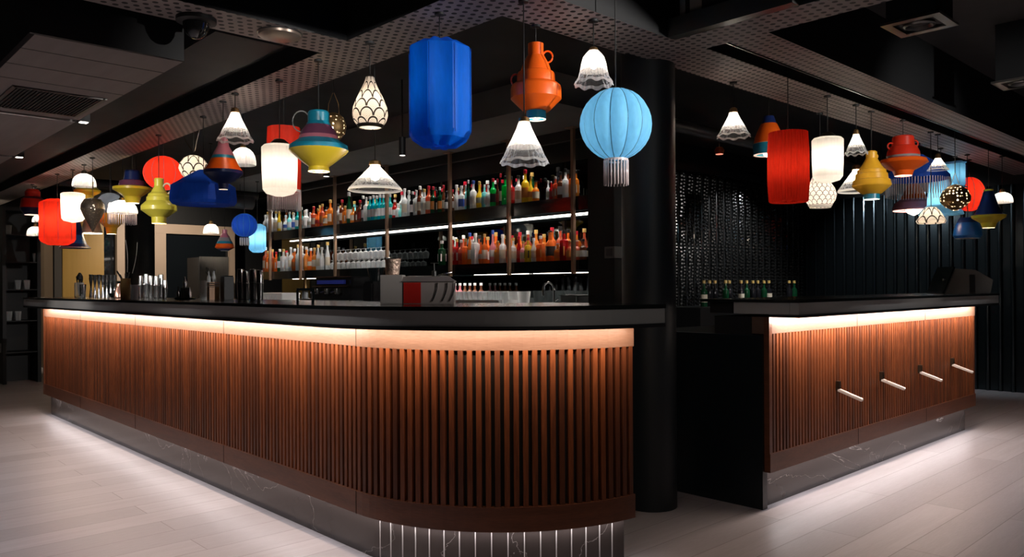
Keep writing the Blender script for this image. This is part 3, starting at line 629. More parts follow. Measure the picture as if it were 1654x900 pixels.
# pale crate on back counter (left)
q0, q1 = Pa(426, 475, AF - .2), Pa(470, 475, AF - .2)
cr_ = thing('crate', 'white slotted crate low on the back counter behind the tumblers', 'crate', (q0.x, (q0.y + q1.y) / 2, 1.02)); L2 = (q0.y - q1.y) / 2
bm = bmesh.new(); bx(bm, -.12, .12, -L2, L2, 0, .10); n = 22
for i in range(n):
    yy = -L2 + (i + .5) * 2 * L2 / n; bx(bm, -.128, -.119, yy - .012, yy + .012, .03, .09)
link('crate_body', bm, WHITE, cr_)
link('crate_rim', (lambda b: (bx(b, -.135, .125, -L2 - .01, L2 + .01, .095, .115), b)[1])(bmesh.new()), WHITE, cr_)

# ---------------------------------------------------------------- items on the front counter
def onbar(px, py): 
    p = Ph(px, py, HCT)
    if p.x < 1.84 and px < 470: p = Pa(px, py, 1.84); p.z = HCT
    if p.x > 2.24 and px < 470: p = Pa(px, py, (2.24 if px > 140 else 2.08) - (.06 if py > 478.5 else 0)); p.z = HCT
    p.y = min(p.y, LEND - .09) if px < 400 else p.y
    return p, depth(p) / F
def vessel(name, label, cat, px, py, prof_px, m, group=None, n=20, extra=None):
    p, k = onbar(px, py); t = thing(name, label, cat, p, group)
    bm = bmesh.new(); lathe(bm, [(z * k, r * k) for z, r in prof_px], n, close=True); link(extra or 'body', bm, m, t, True); return t, k
# tall steel shakers
sh0 = None
SHK = [(389, 484, 50, 6.3), (397, 482, 47, 5.6), (409, 484, 50, 6.2), (420, 483, 49, 6.0), (228, 479, 36, 4.8), (236, 481, 39, 5.0), (243, 478, 36, 4.6), (252, 480, 36, 5.0), (260, 478, 38, 4.8), (266, 479, 30, 4.4)]
for i, (px, py, hh, rr) in enumerate(SHK):
    p, k = onbar(px, py)
    lab = ('tall steel shaker tin, %s from left of the group of four' % ordn[i]) if i < 4 else 'steel shaker tin, %s from left of the six mid-counter tins' % ordn[i - 4]
    if sh0 is None:
        sh0 = thing('cocktail_shaker', lab, 'shaker', p, 'steel shakers on the bar')
        bm = bmesh.new(); lathe(bm, [(0, .7), (.03, .78), (.55, .95), (.56, 1.0), (.60, .93), (.96, .78), (1, .74), (.97, .70), (.5, .6)], 24); bmesh.ops.contextual_create(bm, geom=[e for e in bm.edges if e.is_boundary and e.verts[0].co.z < .01]); link('tin', bm, STEEL, sh0, True)
        bm = bmesh.new(); lathe(bm, [(.975, .73), (.99, .79), (1.005, .74)], 24); link('rim', bm, STEEL, sh0, True); t = sh0
    else: t = dup(sh0, p, lab)
    t.scale = (rr * k, rr * k, hh * k)
# rack of jiggers / bar spoons (left cluster)
j0 = None
for i in range(14):
    px = 147 + (i % 7) * 6.4; py = 479 - (i // 7) * 1.6; p, k = onbar(px, py); lab = 'small steel jigger in the far left cluster, %s row, %s from left' % (('front', 'back')[i // 7], ordn[i % 7])
    if j0 is None:
        j0 = thing('jigger', lab, 'jigger', p, 'steel jiggers in the far left cluster')
        bm = bmesh.new(); lathe(bm, [(0, .9), (.45, .45), (.5, .3), (.55, .45), (1, 1.0), (.96, .9)], 18); link('cup', bm, STEEL, j0, True)
        bm = bmesh.new(); lathe(bm, [(.46, .42), (.5, .5), (.54, .42)], 18); link('collar', bm, STEEL, j0, True); t = j0
    else: t = dup(j0, p, lab)
    t.scale = (3.1 * k, 3.1 * k, (36 if i % 2 else 31) * k)
t, k = vessel('utensil_jar', 'glass jar holding dark utensils at the far left of the counter', 'jar', 128, 479, [(0, 6.2), (1, 7), (22, 7), (24, 6.5)], clearglass('clear_drinking_glass', (1, 1, 1)), extra='jar')
bm = bmesh.new()
for i in range(6): a = i; tube(bm, [(0, 0, 2 * k), ((random.uniform(-5, 5)) * k, random.uniform(-4, 4) * k, random.uniform(30, 36) * k)], .9 * k, 6)
link('utensil', bm, BLACK, t)
bm = bmesh.new(); lathe(bm, [(26 * k, .5 * k), (29 * k, 4.5 * k), (34 * k, 4.8 * k), (40 * k, 1.5 * k)], 12, 1 * k, 0, close=True); link('dark_pouch', bm, BLACK, t)
vessel('steel_cup', 'bright steel cup in front of the utensil jar', 'cup', 134, 484, [(0, 3.6), (1, 4), (22, 5), (22.6, 4.6)], STEEL, extra='cup')
t, k = vessel('bowl', 'small black dish between the jiggers and amber bottle', 'dish', 186, 480, [(0, 6), (1, 8), (6, 9.5), (7, 9)], GLBLACK, extra='dish')
bm = bmesh.new(); lathe(bm, [(5 * k, 2 * k), (9 * k, 3 * k), (12 * k, 1 * k)], 10, close=True); link('dish_knob', bm, BLACK, t)
t, k = vessel('flask', 'squat pinkish copper flask next to the amber carafe', 'flask', 192, 482, [(0, 6), (2, 7), (12, 6), (18, 2.8), (24, 2.4), (25, 3)], mat('rose_copper', (.7, .4, .3), .25, .8), extra='flask')
bm = bmesh.new(); lathe(bm, [(24 * k, 3.6 * k), (28 * k, 3.2 * k)], 12, close=True); link('stopper', bm, BLACK, t)
t, k = vessel('carafe', 'amber glass carafe holding long dark stirring twigs', 'carafe', 203, 484, [(0, 7.5), (2, 8), (24, 8), (30, 7), (34, 7.5)], bottleglass('dull_amber_glass', (.32, .2, .08)), extra='carafe')
bm = bmesh.new()
for dx, dz in ((-14, 46), (-9, 40), (0, 42), (6, 44)): tube(bm, [(0, 0, 22 * k), tuple((RIGHT * dx * k) + UP * dz * k)], 1.2 * k, 6)
link('twig', bm, BLACK, t)
STRAW = mat('pale_twig', (.35, .32, .28), .5)
for a, b in (((206, 440), (203, 388)), ((214, 442), (222, 392))):
    bm = bmesh.new(); pts = []
    for q in range(6): f = q / 5; x = a[0] + (b[0] - a[0]) * f + math.sin(f * 3) * 2; y = a[1] + (b[1] - a[1]) * f; v = RIGHT * (x - 203) * k + UP * (484 - y) * k; pts.append(v)
    tube(bm, pts, .45 * k, 5); link('long_straw', bm, STRAW, t)
vessel('highball_glass', 'empty clear glass right of the amber carafe', 'glass', 217, 484, [(0, 5), (1, 5.4), (24, 6)], clearglass('clear_drinking_glass', (1, 1, 1)), extra='glass')
# tray with three silver bottles
p, k = onbar(299, 484); tr = thing('tray', 'round black tray carrying three small silver pourers', 'tray', p)
bm = bmesh.new(); lathe(bm, [(0, 15 * k), (1.2 * k, 17 * k), (3 * k, 17 * k), (2 * k, 15 * k)], 32, close=True); link('tray_dish', bm, GLBLACK, tr)
bm = bmesh.new(); bx(bm, -5 * k, 5 * k, -6 * k, 6 * k, 2.2 * k, 19 * k); link('tray_block', bm, BLACK, tr)
for i, (dx, dy, zz, lab) in enumerate(((-9, -4, 3, 'left silver pourer on the black tray'), (9, -4, 3, 'right silver pourer on the black tray'), (0, 0, 19.2, 'middle silver pourer raised on the tray block'))):
    pp = p + RIGHT * dx * k + FWD * dy * k + UP * zz * k
    if i == 0:
        z0 = thing('pourer', lab, 'pourer', pp, 'silver pourers on the tray'); bm = bmesh.new(); lathe(bm, [(0, 3 * k), (8 * k, 3.2 * k), (12 * k, 1.6 * k)], 14, close=True); link('pourer_body', bm, STEEL, z0, True)
        bm = bmesh.new(); lathe(bm, [(12 * k, 1.2 * k), (17 * k, .9 * k), (18 * k, 1.2 * k)], 10, close=True); link('pourer_spout', bm, STEEL, z0, True)
    else: dup(z0, pp, lab)
# wooden caddy with straws, black box
p, k = onbar(343, 484); cd = thing('bar_caddy', 'brown wooden caddy holding small bottles and dark straws', 'caddy', p)
bm = bmesh.new(); bx(bm, -8 * k, 8 * k, -8 * k, 8 * k, 0, 20 * k); link('wooden_box', bm, wood('caddy_wood', (.22, .10, .04), (.36, .18, .08)), cd)
bm = bmesh.new()
for i in range(3): bx(bm, -8.5 * k, 8.5 * k, -8.5 * k, 8.5 * k, (21 + i * 3) * k, (22 + i * 3) * k)
link('napkins', bm, mat('kraft_paper', (.5, .3, .2), .7), cd)
for dx, dy in ((-4, -4), (4, -3), (0, 4)):
    bm = bmesh.new(); c = RIGHT * dx * k + FWD * dy * k; lathe(bm, [(27 * k + .002, 2.8 * k), (36 * k, 2.8 * k), (40 * k, 1.1 * k), (46 * k, 1.1 * k)], 12, c.x, c.y, close=True); link('small_bottle', bm, GL, cd)
bm = bmesh.new()
for i in range(7): tube(bm, [(0, 0, 28 * k), tuple(RIGHT * random.uniform(-14, 5) * k + UP * random.uniform(42, 54) * k)], .6 * k, 5)
link('black_straw', bm, BLACK, cd)
vessel('highball_glass', 'empty clear glass left of the wooden caddy', 'glass', 329, 485, [(0, 4.5), (1, 5), (32, 5.6)], clearglass('clear_drinking_glass', (1, 1, 1)), extra='glass')
p, k = onbar(367, 484); t = thing('napkin_box', 'tall black box between the wooden caddy and steel tins', 'box', p)
bm = bmesh.new(); bx(bm, -8 * k, 8 * k, -8 * k, 8 * k, 0, 37 * k); bmesh.ops.bevel(bm, geom=bm.edges[:], offset=.8 * k, segments=2, affect='EDGES'); link('box_body', bm, BLACK, t)
bm = bmesh.new(); bx(bm, -7 * k, 7 * k, -7 * k, 7 * k, 37 * k, 38.5 * k); link('box_lid', bm, GLBLACK, t)
# black wire stand
p, k = onbar(493, 490.5); t = thing('condiment_stand', 'low black stand with glass pots near the counter middle', 'stand', p); t.rotation_euler = (0, 0, 1.1)
bm = bmesh.new(); w = 22 * k
bx(bm, -w, w, -.04, .04, 21 * k, 25 * k)
for sx in (-1, 1):
    for sy in (-1, 1): bx(bm, sx * (w - 2 * k) - 2 * k, sx * (w - 2 * k) + 2 * k, sy * .036 - .005, sy * .036 + .005, 0, 21.5 * k)
bx(bm, -w, w, -.04, .04, 7 * k, 8 * k)
link('frame', bm, GLBLACK, t)
for i in range(3):
    bm = bmesh.new(); lathe(bm, [(8 * k, 5 * k), (19 * k, 5 * k), (20.5 * k, 4 * k)], 14, (-12 + 12 * i) * k, 0, close=True); link('pot', bm, GL, t)
bm = bmesh.new(); lathe(bm, [(25 * k, 3 * k), (38 * k, 2 * k), (41 * k, 3 * k)], 12, 0, 0, close=True); link('pepper_mill', bm, BRASS, t)
# steel drinks station
p, k = onbar(672, 491); st = thing('drinks_station', 'stainless steel station with a sloped lid and painted red reflection', 'bar station', p)
ang = math.atan2(RIGHT.y, RIGHT.x); st.rotation_euler = (0, 0, ang)
bm = bmesh.new(); bx(bm, -58 * k, -22 * k, 0, 40 * k, 0, 47 * k); bmesh.ops.bevel(bm, geom=bm.edges[:], offset=.6 * k, segments=2, affect='EDGES'); link('side_bin', bm, mat('satin_steel', (.5, .46, .43), .5, .2), st)
bm = bmesh.new(); bx(bm, -21 * k, 61 * k, 0, 44 * k, 0, 36 * k); link('bin', bm, mat('mirror_steel', (.5, .43, .40), .35, .4), st)
bm = bmesh.new(); bx(bm, -20 * k, 8 * k, -.0025, -.0005, 1 * k, 34.5 * k); link('red_reflection', bm, mat('red_enamel', (.45, .02, .015), .2), st)  # red reflection of the lamps, put on the steel as a coloured plate
bm = bmesh.new(); V = [bm.verts.new(c) for c in ((-23 * k, -2 * k, 36 * k), (63 * k, -2 * k, 36 * k), (63 * k, 46 * k, 36 * k), (-23 * k, 46 * k, 36 * k), (-21 * k, 6 * k, 44 * k), (55 * k, 6 * k, 44 * k), (47 * k, 38 * k, 46 * k), (-15 * k, 38 * k, 46 * k))]
for q in ((0, 1, 5, 4), (1, 2, 6, 5), (2, 3, 7, 6), (3, 0, 4, 7), (4, 5, 6, 7), (3, 2, 1, 0)): bm.faces.new([V[i] for i in q])
link('sloped_lid', bm, mat('lid_grey', (.22, .19, .18), .4, .3), st)
for dx in (26, 42, 54):
    bm = bmesh.new(); tube(bm, [((dx + 9 - q * q * .35) * k, -.004, (34 - q * 6) * k) for q in range(6)], .9 * k, 6); link('tong', bm, STEEL, st)
bm = bmesh.new(); lathe(bm, [(45 * k, 4 * k), (53 * k, 4 * k), (54 * k, 1 * k), (66 * k, .8 * k)], 14, 28 * k, 16 * k, close=True); tube(bm, [(22 * k, 16 * k, 66 * k), (36 * k, 16 * k, 66 * k)], .7 * k); link('lid_knob', bm, DSTEEL, st)
bm = bmesh.new(); tube(bm, [(36 * k, 8 * k, 46 * k), (58 * k, 8 * k, 51 * k)], 1.3 * k, 8); link('lid_handle', bm, STEEL, st)
pc = p + RIGHT * (-40) * k + FWD * 20 * k + UP * 47.3 * k
t = thing('copper_tumbler', 'hammered copper tumbler on top of the steel side bin', 'tumbler', pc)
HAM = noisy('hammered_copper', (.75, .5, .38), (.95, .75, .6), 60, .25, bump=.6); HAM.node_tree.nodes['Principled BSDF'].inputs['Metallic'].default_value = .6
bm = bmesh.new(); lathe(bm, [(0, 9 * k), (1 * k, 10 * k), (24 * k, 13 * k), (27 * k, 13.5 * k), (26 * k, 12 * k)], 28, close=False); link('cup', bm, HAM, t, True)
bm = bmesh.new(); lathe(bm, [(26 * k, 13.6 * k), (28 * k, 14.2 * k), (28.5 * k, 13 * k)], 28); link('rim', bm, STEEL, t, True)
# till on the right bar
p = Ph(1452, 474, HCT); k = depth(p) / F; p = Vector((p.x, 2.16, HCT)); k = depth(p) / F
t = thing('till', 'dark cash till with slanted screen on the right bar counter', 'till', p); t.rotation_euler = (0, 0, ang)
bm = bmesh.new(); d = .16
V = [bm.verts.new((x * k, y, z * k)) for y in (-.12, .1) for x, z in ((-38, 0), (34, 0), (38, 22), (10, 38), (-22, 40))]
bm.faces.new([V[i] for i in range(5)][::-1]); bm.faces.new(V[5:])
for i in range(5): bm.faces.new((V[i], V[(i + 1) % 5], V[(i + 1) % 5 + 5], V[i + 5]))
bmesh.ops.recalc_face_normals(bm, faces=bm.faces[:]); bmesh.ops.bevel(bm, geom=bm.edges[:], offset=.004, segments=2, affect='EDGES'); link('till_body', bm, mat('till_grey', (.17, .16, .145), .45), t)
bm = bmesh.new(); V = [bm.verts.new((x * k, y, z * k)) for y in (-.13, .11) for x, z in ((-44, 0), (-41, 0), (-23, 42), (-26, 43))]
for q in ((3, 2, 1, 0), (4, 5, 6, 7), (0, 1, 5, 4), (1, 2, 6, 5), (2, 3, 7, 6), (3, 0, 4, 7)): bm.faces.new([V[i] for i in q])
link('screen', bm, GLBLACK, t)
bm = bmesh.new(); bx(bm, 0 * k, 9 * k, -.124, -.119, 2 * k, 30 * k); link('card_slot', bm, DSTEEL, t)
bm = bmesh.new(); tube(bm, [(-40 * k, -.1, 22 * k), (-36 * k, -.1, 22 * k)], 1.6 * k); link('button', bm, STEEL, t)

# ---------------------------------------------------------------- bead curtain wall on the right
BEAD = mat('black_glass_bead', (.06, .06, .058), .2, .8, coat=.5)
bm = bmesh.new(); random.seed(3)
x = 5.7; i = 0
while x < 9.9:
    if i % 3 == 1: tube(bm, [(x, 4.96, .6), (x, 4.96, 2.45)], .012, 8)
    else:
        z = .9; j = 0
        while z < 2.45:
            rr = .021 if (i % 3) else .017; a = j * .9
            cx, cy = x + .006 * math.cos(a), 4.95 + .006 * math.sin(a)
            lathe(bm, [(z, .003), (z + rr * .6, rr), (z + rr * 1.3, rr), (z + rr * 1.9, .003)], 7, cx, cy); z += rr * 2.05; j += 1
    x += .05; i += 1
o = link('bead_curtain', bm, BEAD); tag(o, 'glinting black bead curtain on the wall behind the column', 'bead curtain', kind='stuff')
box('trim_5', 5.6, 9.95, 4.93, 5.05, 2.45, 2.52, BLACK, kind='structure')
lg = box('ledge_cabinet', 6.6, 9.7, 4.35, 4.86, 0, .98, BLACK); tag(lg, 'low black cabinet beneath the bead curtain', 'cabinet')
wb = None
for i, px in enumerate((1137, 1146, 1155, 1172, 1178, 1197, 1206, 1216, 1224, 1234, 1242, 1275, 1283)):
    q = Ps(px, 470, 4.6)
    bottle('dark' if i % 3 else 'dark green', 'gold', 'cream' if i % 5 == 0 else None, 'tall', .27, (q.x, q.y, .98), 'dark wine bottle below the bead curtain, %s from left' % ordn[i], 'wine bottles below the bead curtain')

# ---------------------------------------------------------------- things far left and small background
q = Ps(346, 440, 12.6); k = depth(q) / F
t = thing('reception_desk', 'grey ribbed desk far behind the left bar', 'desk', (q.x, q.y, 0)); hw = 24 * k; zt = Ps(346, 415, 12.6).z
bm = bmesh.new(); n = 22
for i in range(n): lathe(bm, [(0, hw / n), (zt, hw / n)], 8, -hw + (2 * i + 1) * hw / n, 0, close=True)
link('ribbed_front', bm, mat('grey_ribbing', (.42, .40, .37), .5), t)
bm = bmesh.new(); bx(bm, -hw, hw, .02, .5, 0, zt - .01); link('desk_body', bm, BLACK, t)
# far left display cabinet with glints
q0, q1 = Ps(4, 450, 11.6), Ps(66, 450, 11.6)
t = thing('display_cabinet', 'tall dark glass cabinet at the far left edge', 'cabinet', ((q0.x + q1.x) / 2, 11.8, 0)); w2 = abs(q1.x - q0.x) / 2
bm = bmesh.new(); bx(bm, -w2, w2, .2, .45, 0, 2.2); bx(bm, -w2, -w2 + .04, -.2, .2, 0, 2.2); bx(bm, w2 - .04, w2, -.2, .2, 0, 2.2); bx(bm, -w2, w2, -.2, .45, 2.2, 2.25); link('cabinet_frame', bm, BLACK, t)
for z in (.4, .8, 1.2, 1.55, 1.9): link('cabinet_shelf', (lambda b: (bx(b, -w2 + .04, w2 - .04, -.18, .2, z - .012, z), b)[1])(bmesh.new()), BLACK, t)
for i in range(8):
    z = (.4, .8, 1.2, 1.2, 1.55, 1.55, 1.9, .8)[i]; o = g1.copy(); C.objects.link(o); o.location = ((q0.x + q1.x) / 2 + (-.22 + .1 * (i % 5)), 11.72, z); o['group'] = 'glasses in the far left cabinet'
    o['label'] = 'glass in the far left display cabinet, shelf %s from floor, %s spot' % (ordn[(.4, .8, 1.2, 1.55, 1.9).index(z)], ordn[i % 5])
def duct(label, a, b, r):
    bm = bmesh.new(); tube(bm, [a, b], r, 20)
    for f in (.1, .5, .9): c = Vector(a).lerp(Vector(b), f); tube(bm, [c, (c.x, c.y, HT)], .005, 6)
    o = link('air_duct', bm, mat('duct_grey', (.06, .06, .065), .5, .4)); tag(o, label, 'duct')
duct('dark round air duct below the ceiling behind the blue lantern', (3.0, 9.9, 2.32), (4.6, 9.9, 2.32), .09)
duct('second thinner air duct higher behind the left lanterns', (2.5, 10.6, 2.5), (5.0, 10.6, 2.5), .06)
duct('dark pipe along the ceiling behind the right glass bell', (4.2, 3.6, 2.45), (9.6, 3.6, 2.45), .05)
# black cylinder spotlights
def cyl_spot(label, px, ytop, ybot, Z, on=True):
    p = PZ(px, ybot, Z); k = Z / F; t = thing('cylinder_spotlight', label, 'spotlight', p); hh = (ybot - ytop) * k
    bm = bmesh.new(); lathe(bm, [(0, 5.5 * k), (hh, 5.5 * k)], 20, close=True); link('barrel', bm, BLACK, t)
    bm = bmesh.new(); c = ceil_h(p.x, p.y) - p.z; tube(bm, [(0, 0, hh), (0, 0, c)], .006); link('stem', bm, BLACK, t)
    bm = bmesh.new(); lathe(bm, [(-.002, 4.5 * k), (-.001, 4.6 * k)], 20, close=True); link('lens', bm, mat('spot_lens', (1, 1, 1), .3, emis=(1, .95, .9), es=1.5), t)
cyl_spot('small black cylinder spotlight left of the big blue lantern', 650, 222, 251, 6.0)
cyl_spot('small black cylinder spotlight under the soffit, above teal bottles', 527, 272, 285, 7.0)

# ceiling fittings
# lowered plank panel with grille
PL = noisy('pale_ceiling_planks', (.17, .145, .14), (.28, .245, .235), 2, .6, (9, 1, 1))
HP = 2.25
pn = thing('ceiling_panel', 'lowered pale plank ceiling panel at upper left', 'ceiling panel', (1.09, 3.71, HP))
def pnl(nm, x0, x1, y0, y1, z0, z1, mm): return child(box(nm, x0, x1, y0, y1, z0, z1, mm, pn), pn)
pnl('plank_field', .79, 1.39, 3.71, 5.42, HP, HP + .03, PL); pnl('plank_field', .79, 1.39, 5.50, 7.2, HP, HP + .03, PL); pnl('plank_field', .79, 1.39, 7.28, 10.5, HP, HP + .03, PL)
pnl('casing', .79, 1.39, 3.72, 10.5, HP + .031, HT - .001, BLACK); pnl('front_fascia', .77, 1.39, 3.69, 3.708, HP + .001, HP + .34, BLACK)
for y0_ in (3.95, 4.25, 4.55): pnl('plank_groove', .79, 1.39, y0_, y0_ + .008, HP - .001, HP + .001, BLACK)
gr = thing('air_grille', 'black slatted air grille in the pale plank panel', 'vent', (1.12, 5.0, HP))
child(box('grille_recess', .92, 1.33, 4.72, 5.27, HP - .003, HP - .001, BLACK, gr), gr)
bm = bmesh.new()
for a, b, c, d in ((.91, 1.34, 4.70, 4.72), (.91, 1.34, 5.27, 5.29), (.90, .92, 4.70, 5.29), (1.33, 1.35, 4.70, 5.29)): bx(bm, a, b, c, d, HP - .008, HP)
child(link('grille_frame', bm, DSTEEL, gr), gr)
bm = bmesh.new(); n = 22
for i in range(n): x = .925 + i * .405 / n; bx(bm, x, x + .006, 4.72, 5.27, HP - .010, HP - .003)
child(link('grille_slat', bm, BLACK, gr), gr)
for i, y in enumerate((5.46, 7.24)):
    bm = bmesh.new(); bx(bm, -.03, .03, -.03, .03, -.02, .12); o = thing('linear_downlight', ('tiny bright lamp at the near seam of the plank panel', 'tiny bright lamp at the far seam of the plank panel')[i], 'lamp', (1.43, y, HP + .02))
    link('lamp_housing', bm, BLACK, o); bm = bmesh.new(); bx(bm, -.022, .022, -.022, .022, -.024, -.021); link('lamp_lens', bm, mat('lens_glow', (1, 1, 1), .3, emis=(1, .9, .8), es=4), o)
# dome camera, speaker disc
p = PZ(317, 42, 3.5); t = thing('dome_camera', 'glossy black dome security camera on the ceiling beam', 'camera', (p.x, p.y, p.z)); k = 3.5 / F
DOMEG = mat('dome_smoked_plastic', (.02, .02, .02), .05, coat=1.)
bm = bmesh.new(); lathe(bm, [(4 * k, 22 * k), (6 * k, 31 * k), (30 * k, 31 * k), (HB - p.z, 30 * k)], 32, close=True); link('camera_housing', bm, BLACK, t)
bm = bmesh.new(); lathe(bm, [(-21 * k, .5 * k), (-20 * k, 7 * k), (-15 * k, 14 * k), (-6 * k, 19 * k), (4 * k, 21 * k)], 32); link('camera_dome', bm, DOMEG, t, True)
p = Ph(452, 54, HB); t = thing('ceiling_speaker', 'round brown metal disc flush on the ceiling beam', 'speaker', (p.x, p.y, HB)); k = depth(p) / F
bm = bmesh.new(); lathe(bm, [(0, 34 * k), (-5 * k, 33 * k), (-8 * k, 24 * k), (-9 * k, 3 * k)], 36, close=True); link('speaker_dish', bm, mat('disc_brown_metal', (.28, .22, .18), .35, .7), t, True)
bm = bmesh.new(); lathe(bm, [(-.0, 36 * k), (-.003, 35.5 * k), (-.004, 33 * k)], 36); link('speaker_ring', bm, DSTEEL, t)
for i, (px, py, lab) in enumerate(((1485, 42, 'square recessed downlight upper right, nearer to the beam'), (1650, 135, 'square recessed downlight cut by the right picture edge'))):
    p = Ph(px, py, 2.42); 
    t = thing('square_downlight', lab, 'downlight', p, 'square downlights in the right ceiling')
    bm = bmesh.new(); bx(bm, -.11, .11, -.11, .11, .012, HT - 2.42); link('downlight_box', bm, BLACK, t)
    bm = bmesh.new(); V = []
    for r_, z in ((.13, 0.012), (.13, 0), (.09, 0)):
        V.append([bm.verts.new((r_ * sx, r_ * sy, z)) for sx, sy in ((-1, -1), (1, -1), (1, 1), (-1, 1))])
    for a, b in ((0, 1), (1, 2)):
        for q in range(4): bm.faces.new((V[a][q], V[a][(q + 1) % 4], V[b][(q + 1) % 4], V[b][q]))
    link('downlight_frame', bm, mat('downlight_chrome', (.25, .24, .22), .3, .9), t)
    bm = bmesh.new(); lathe(bm, [(.002, .07), (-.004, .06), (.005, .05), (.011, .045)], 28); link('lamp_ring', bm, DSTEEL, t, True)
# small wall boxes beside the shelves
p = PZ(991, 408, 6.2); t = thing('control_box', 'small grey box on the dark wall right of the shelves', 'box', (p.x, p.y, p.z))
bm = bmesh.new(); bx(bm, -.05, .05, -.05, .05, -.045, .045); link('box_body', bm, mat('till_grey', (0, 0, 0)), t); bm = bmesh.new(); bx(bm, -.055, -.05, -.03, .03, -.03, .03); link('box_face', bm, DSTEEL, t)

# ---------------------------------------------------------------- hanging lamps
LAMPG = 'lamps hanging above the bars'
BULB = {}
def bulbm(es, warm=(1, .84, .66)):
    key = (es, warm)
    if key not in BULB: BULB[key] = mat('bulb_%d' % len(BULB), (1, 1, 1), .4, emis=warm, es=es)
    return BULB[key]
class Lamp:
    def __init__(s, name, label, px, ybot, Z, cord=None):
        s.px, s.yb, s.Z, s.k = px, ybot, Z, Z / F; s.p = PZ(px, ybot, Z)
        s.t = thing(name, label, 'lamp', s.p); s.top = None
    def prof(s, pr): return [((s.yb - y) * s.k, r * s.k) for y, r in pr]
    def shade(s, name, pr, m, n=48, mis=None, rmod=None, zmod=None, close=False, smooth=True, dx=0):
        bm = bmesh.new(); lathe(bm, s.prof(pr), n, dx * RIGHT.x * s.k, dx * RIGHT.y * s.k, rmod=rmod, zmod=zmod, mis=mis, close=close)
        o = link(name, bm, m, s.t)
        if not smooth:
            for p in o.data.polygons: p.use_smooth = False
        return o
    def cord(s, y, top=None, twisted=False):
        c = (top if top is not None else ceil_h(s.p.x, s.p.y)) - s.p.z
        bm = bmesh.new(); tube(bm, [(0, 0, (s.yb - y) * s.k), (0, 0, c)], .0028, 6); co = link('cord', bm, CORD, s.t)
        bm = bmesh.new(); lathe(bm, [(c - .012, .006), (c - .01, .022), (c - .0005, .022)], 14, close=True); link('cord_hook', bm, BLACK, co)
    def bulb(s, y, r=6, es=30, warm=(1, .84, .66)):
        bm = bmesh.new(); z = (s.yb - y) * s.k; q = r * s.k
        lathe(bm, [(z - q, q * .1), (z - q * .7, q * .7), (z, q), (z + q * .8, q * .7), (z + q * 1.5, q * .4), (z + q * 1.6, .0004)], 12); link('bulb', bm, bulbm(es, warm), s.t, True)
    def cap(s, y0, y1, r0, r1, m=None, name='cap'):
        s.shade(name, [(y0, r0 * .55), (y0 + (y1 - y0) * .25, r0), (y1, r1)], m or BRASS, 20, close=True)
    def fringe(s, y0, y1, r, n, m, thick=.0022):
        bm = bmesh.new()
        for i in range(n):
            th = 2 * PI * i / n; x, y = r * s.k * math.cos(th), r * s.k * math.sin(th); z0, z1 = (s.yb - y1) * s.k + random.uniform(0, 1) * s.k, (s.yb - y0) * s.k
            tube(bm, [(x, y, z1), (x, y, z0)], thick, 5)
        link('fringe', bm, m, s.t)
    def band(s, y, r, m, th=.004): s.shade('fringe_band', [(y - 2, r), (y + 2, r)], m, 40)
    def handle(s, dx, y, r, m, w=1.6, sq=1.0):
        bm = bmesh.new(); c = RIGHT * dx * s.k; pts = []
        for i in range(18):
            th = 2 * PI * i / 18; pts.append(c + RIGHT * r * s.k * math.cos(th) + UP * ((s.yb - y) * s.k + r * sq * s.k * math.sin(th)))
        tube(bm, pts, w * s.k, 8, closed=True); link('handle', bm, m, s.t)
FROST = lampglass('frosted_lamp_glass', (.95, .95, .96), .35)
FRIL = lampglass('pressed_lamp_glass', (.85, .88, .92), .9, .08)
_t = NT(FRIL); _v = _t.n('ShaderNodeTexVoronoi', feature='DISTANCE_TO_EDGE'); _v.inputs['Scale'].default_value = 38; _t.l(_t.obj((1, 1, .6)), _v.inputs[0])
_f = _t.math('MULTIPLY', _t.math('GREATER_THAN', _v.outputs['Distance'], .10), .45); _tp = _t.n('ShaderNodeBsdfTransparent'); _mx = _t.n('ShaderNodeMixShader')
_t.l(_f, _mx.inputs[0]); _t.l(_t.out.inputs[0].links[0].from_socket, _mx.inputs[1]); _t.l(_tp.outputs[0], _mx.inputs[2]); _t.l(_mx.outputs[0], _t.out.inputs[0])
OPAL = lampglass('opal_lamp_glass', (.97, .96, .93), .0, .3)
TINT = lampglass('smoky_blue_glass', (.25, .32, .42), .3)
FR = mat('crystal_fringe', (.8, .68, .66), .25, .1)
FRB = mat('blue_fringe', (.25, .5, .75), .3)
def ribs(n, amp, i0=0): return lambda th, i: 1 + (amp * abs(math.sin(n * th / 2)) if i >= i0 else 0)
def scal(n, amp, i0): return lambda th, i: amp * math.sin(n * th) * max(0, (i - i0 + 1)) / 2 if i >= i0 else 0
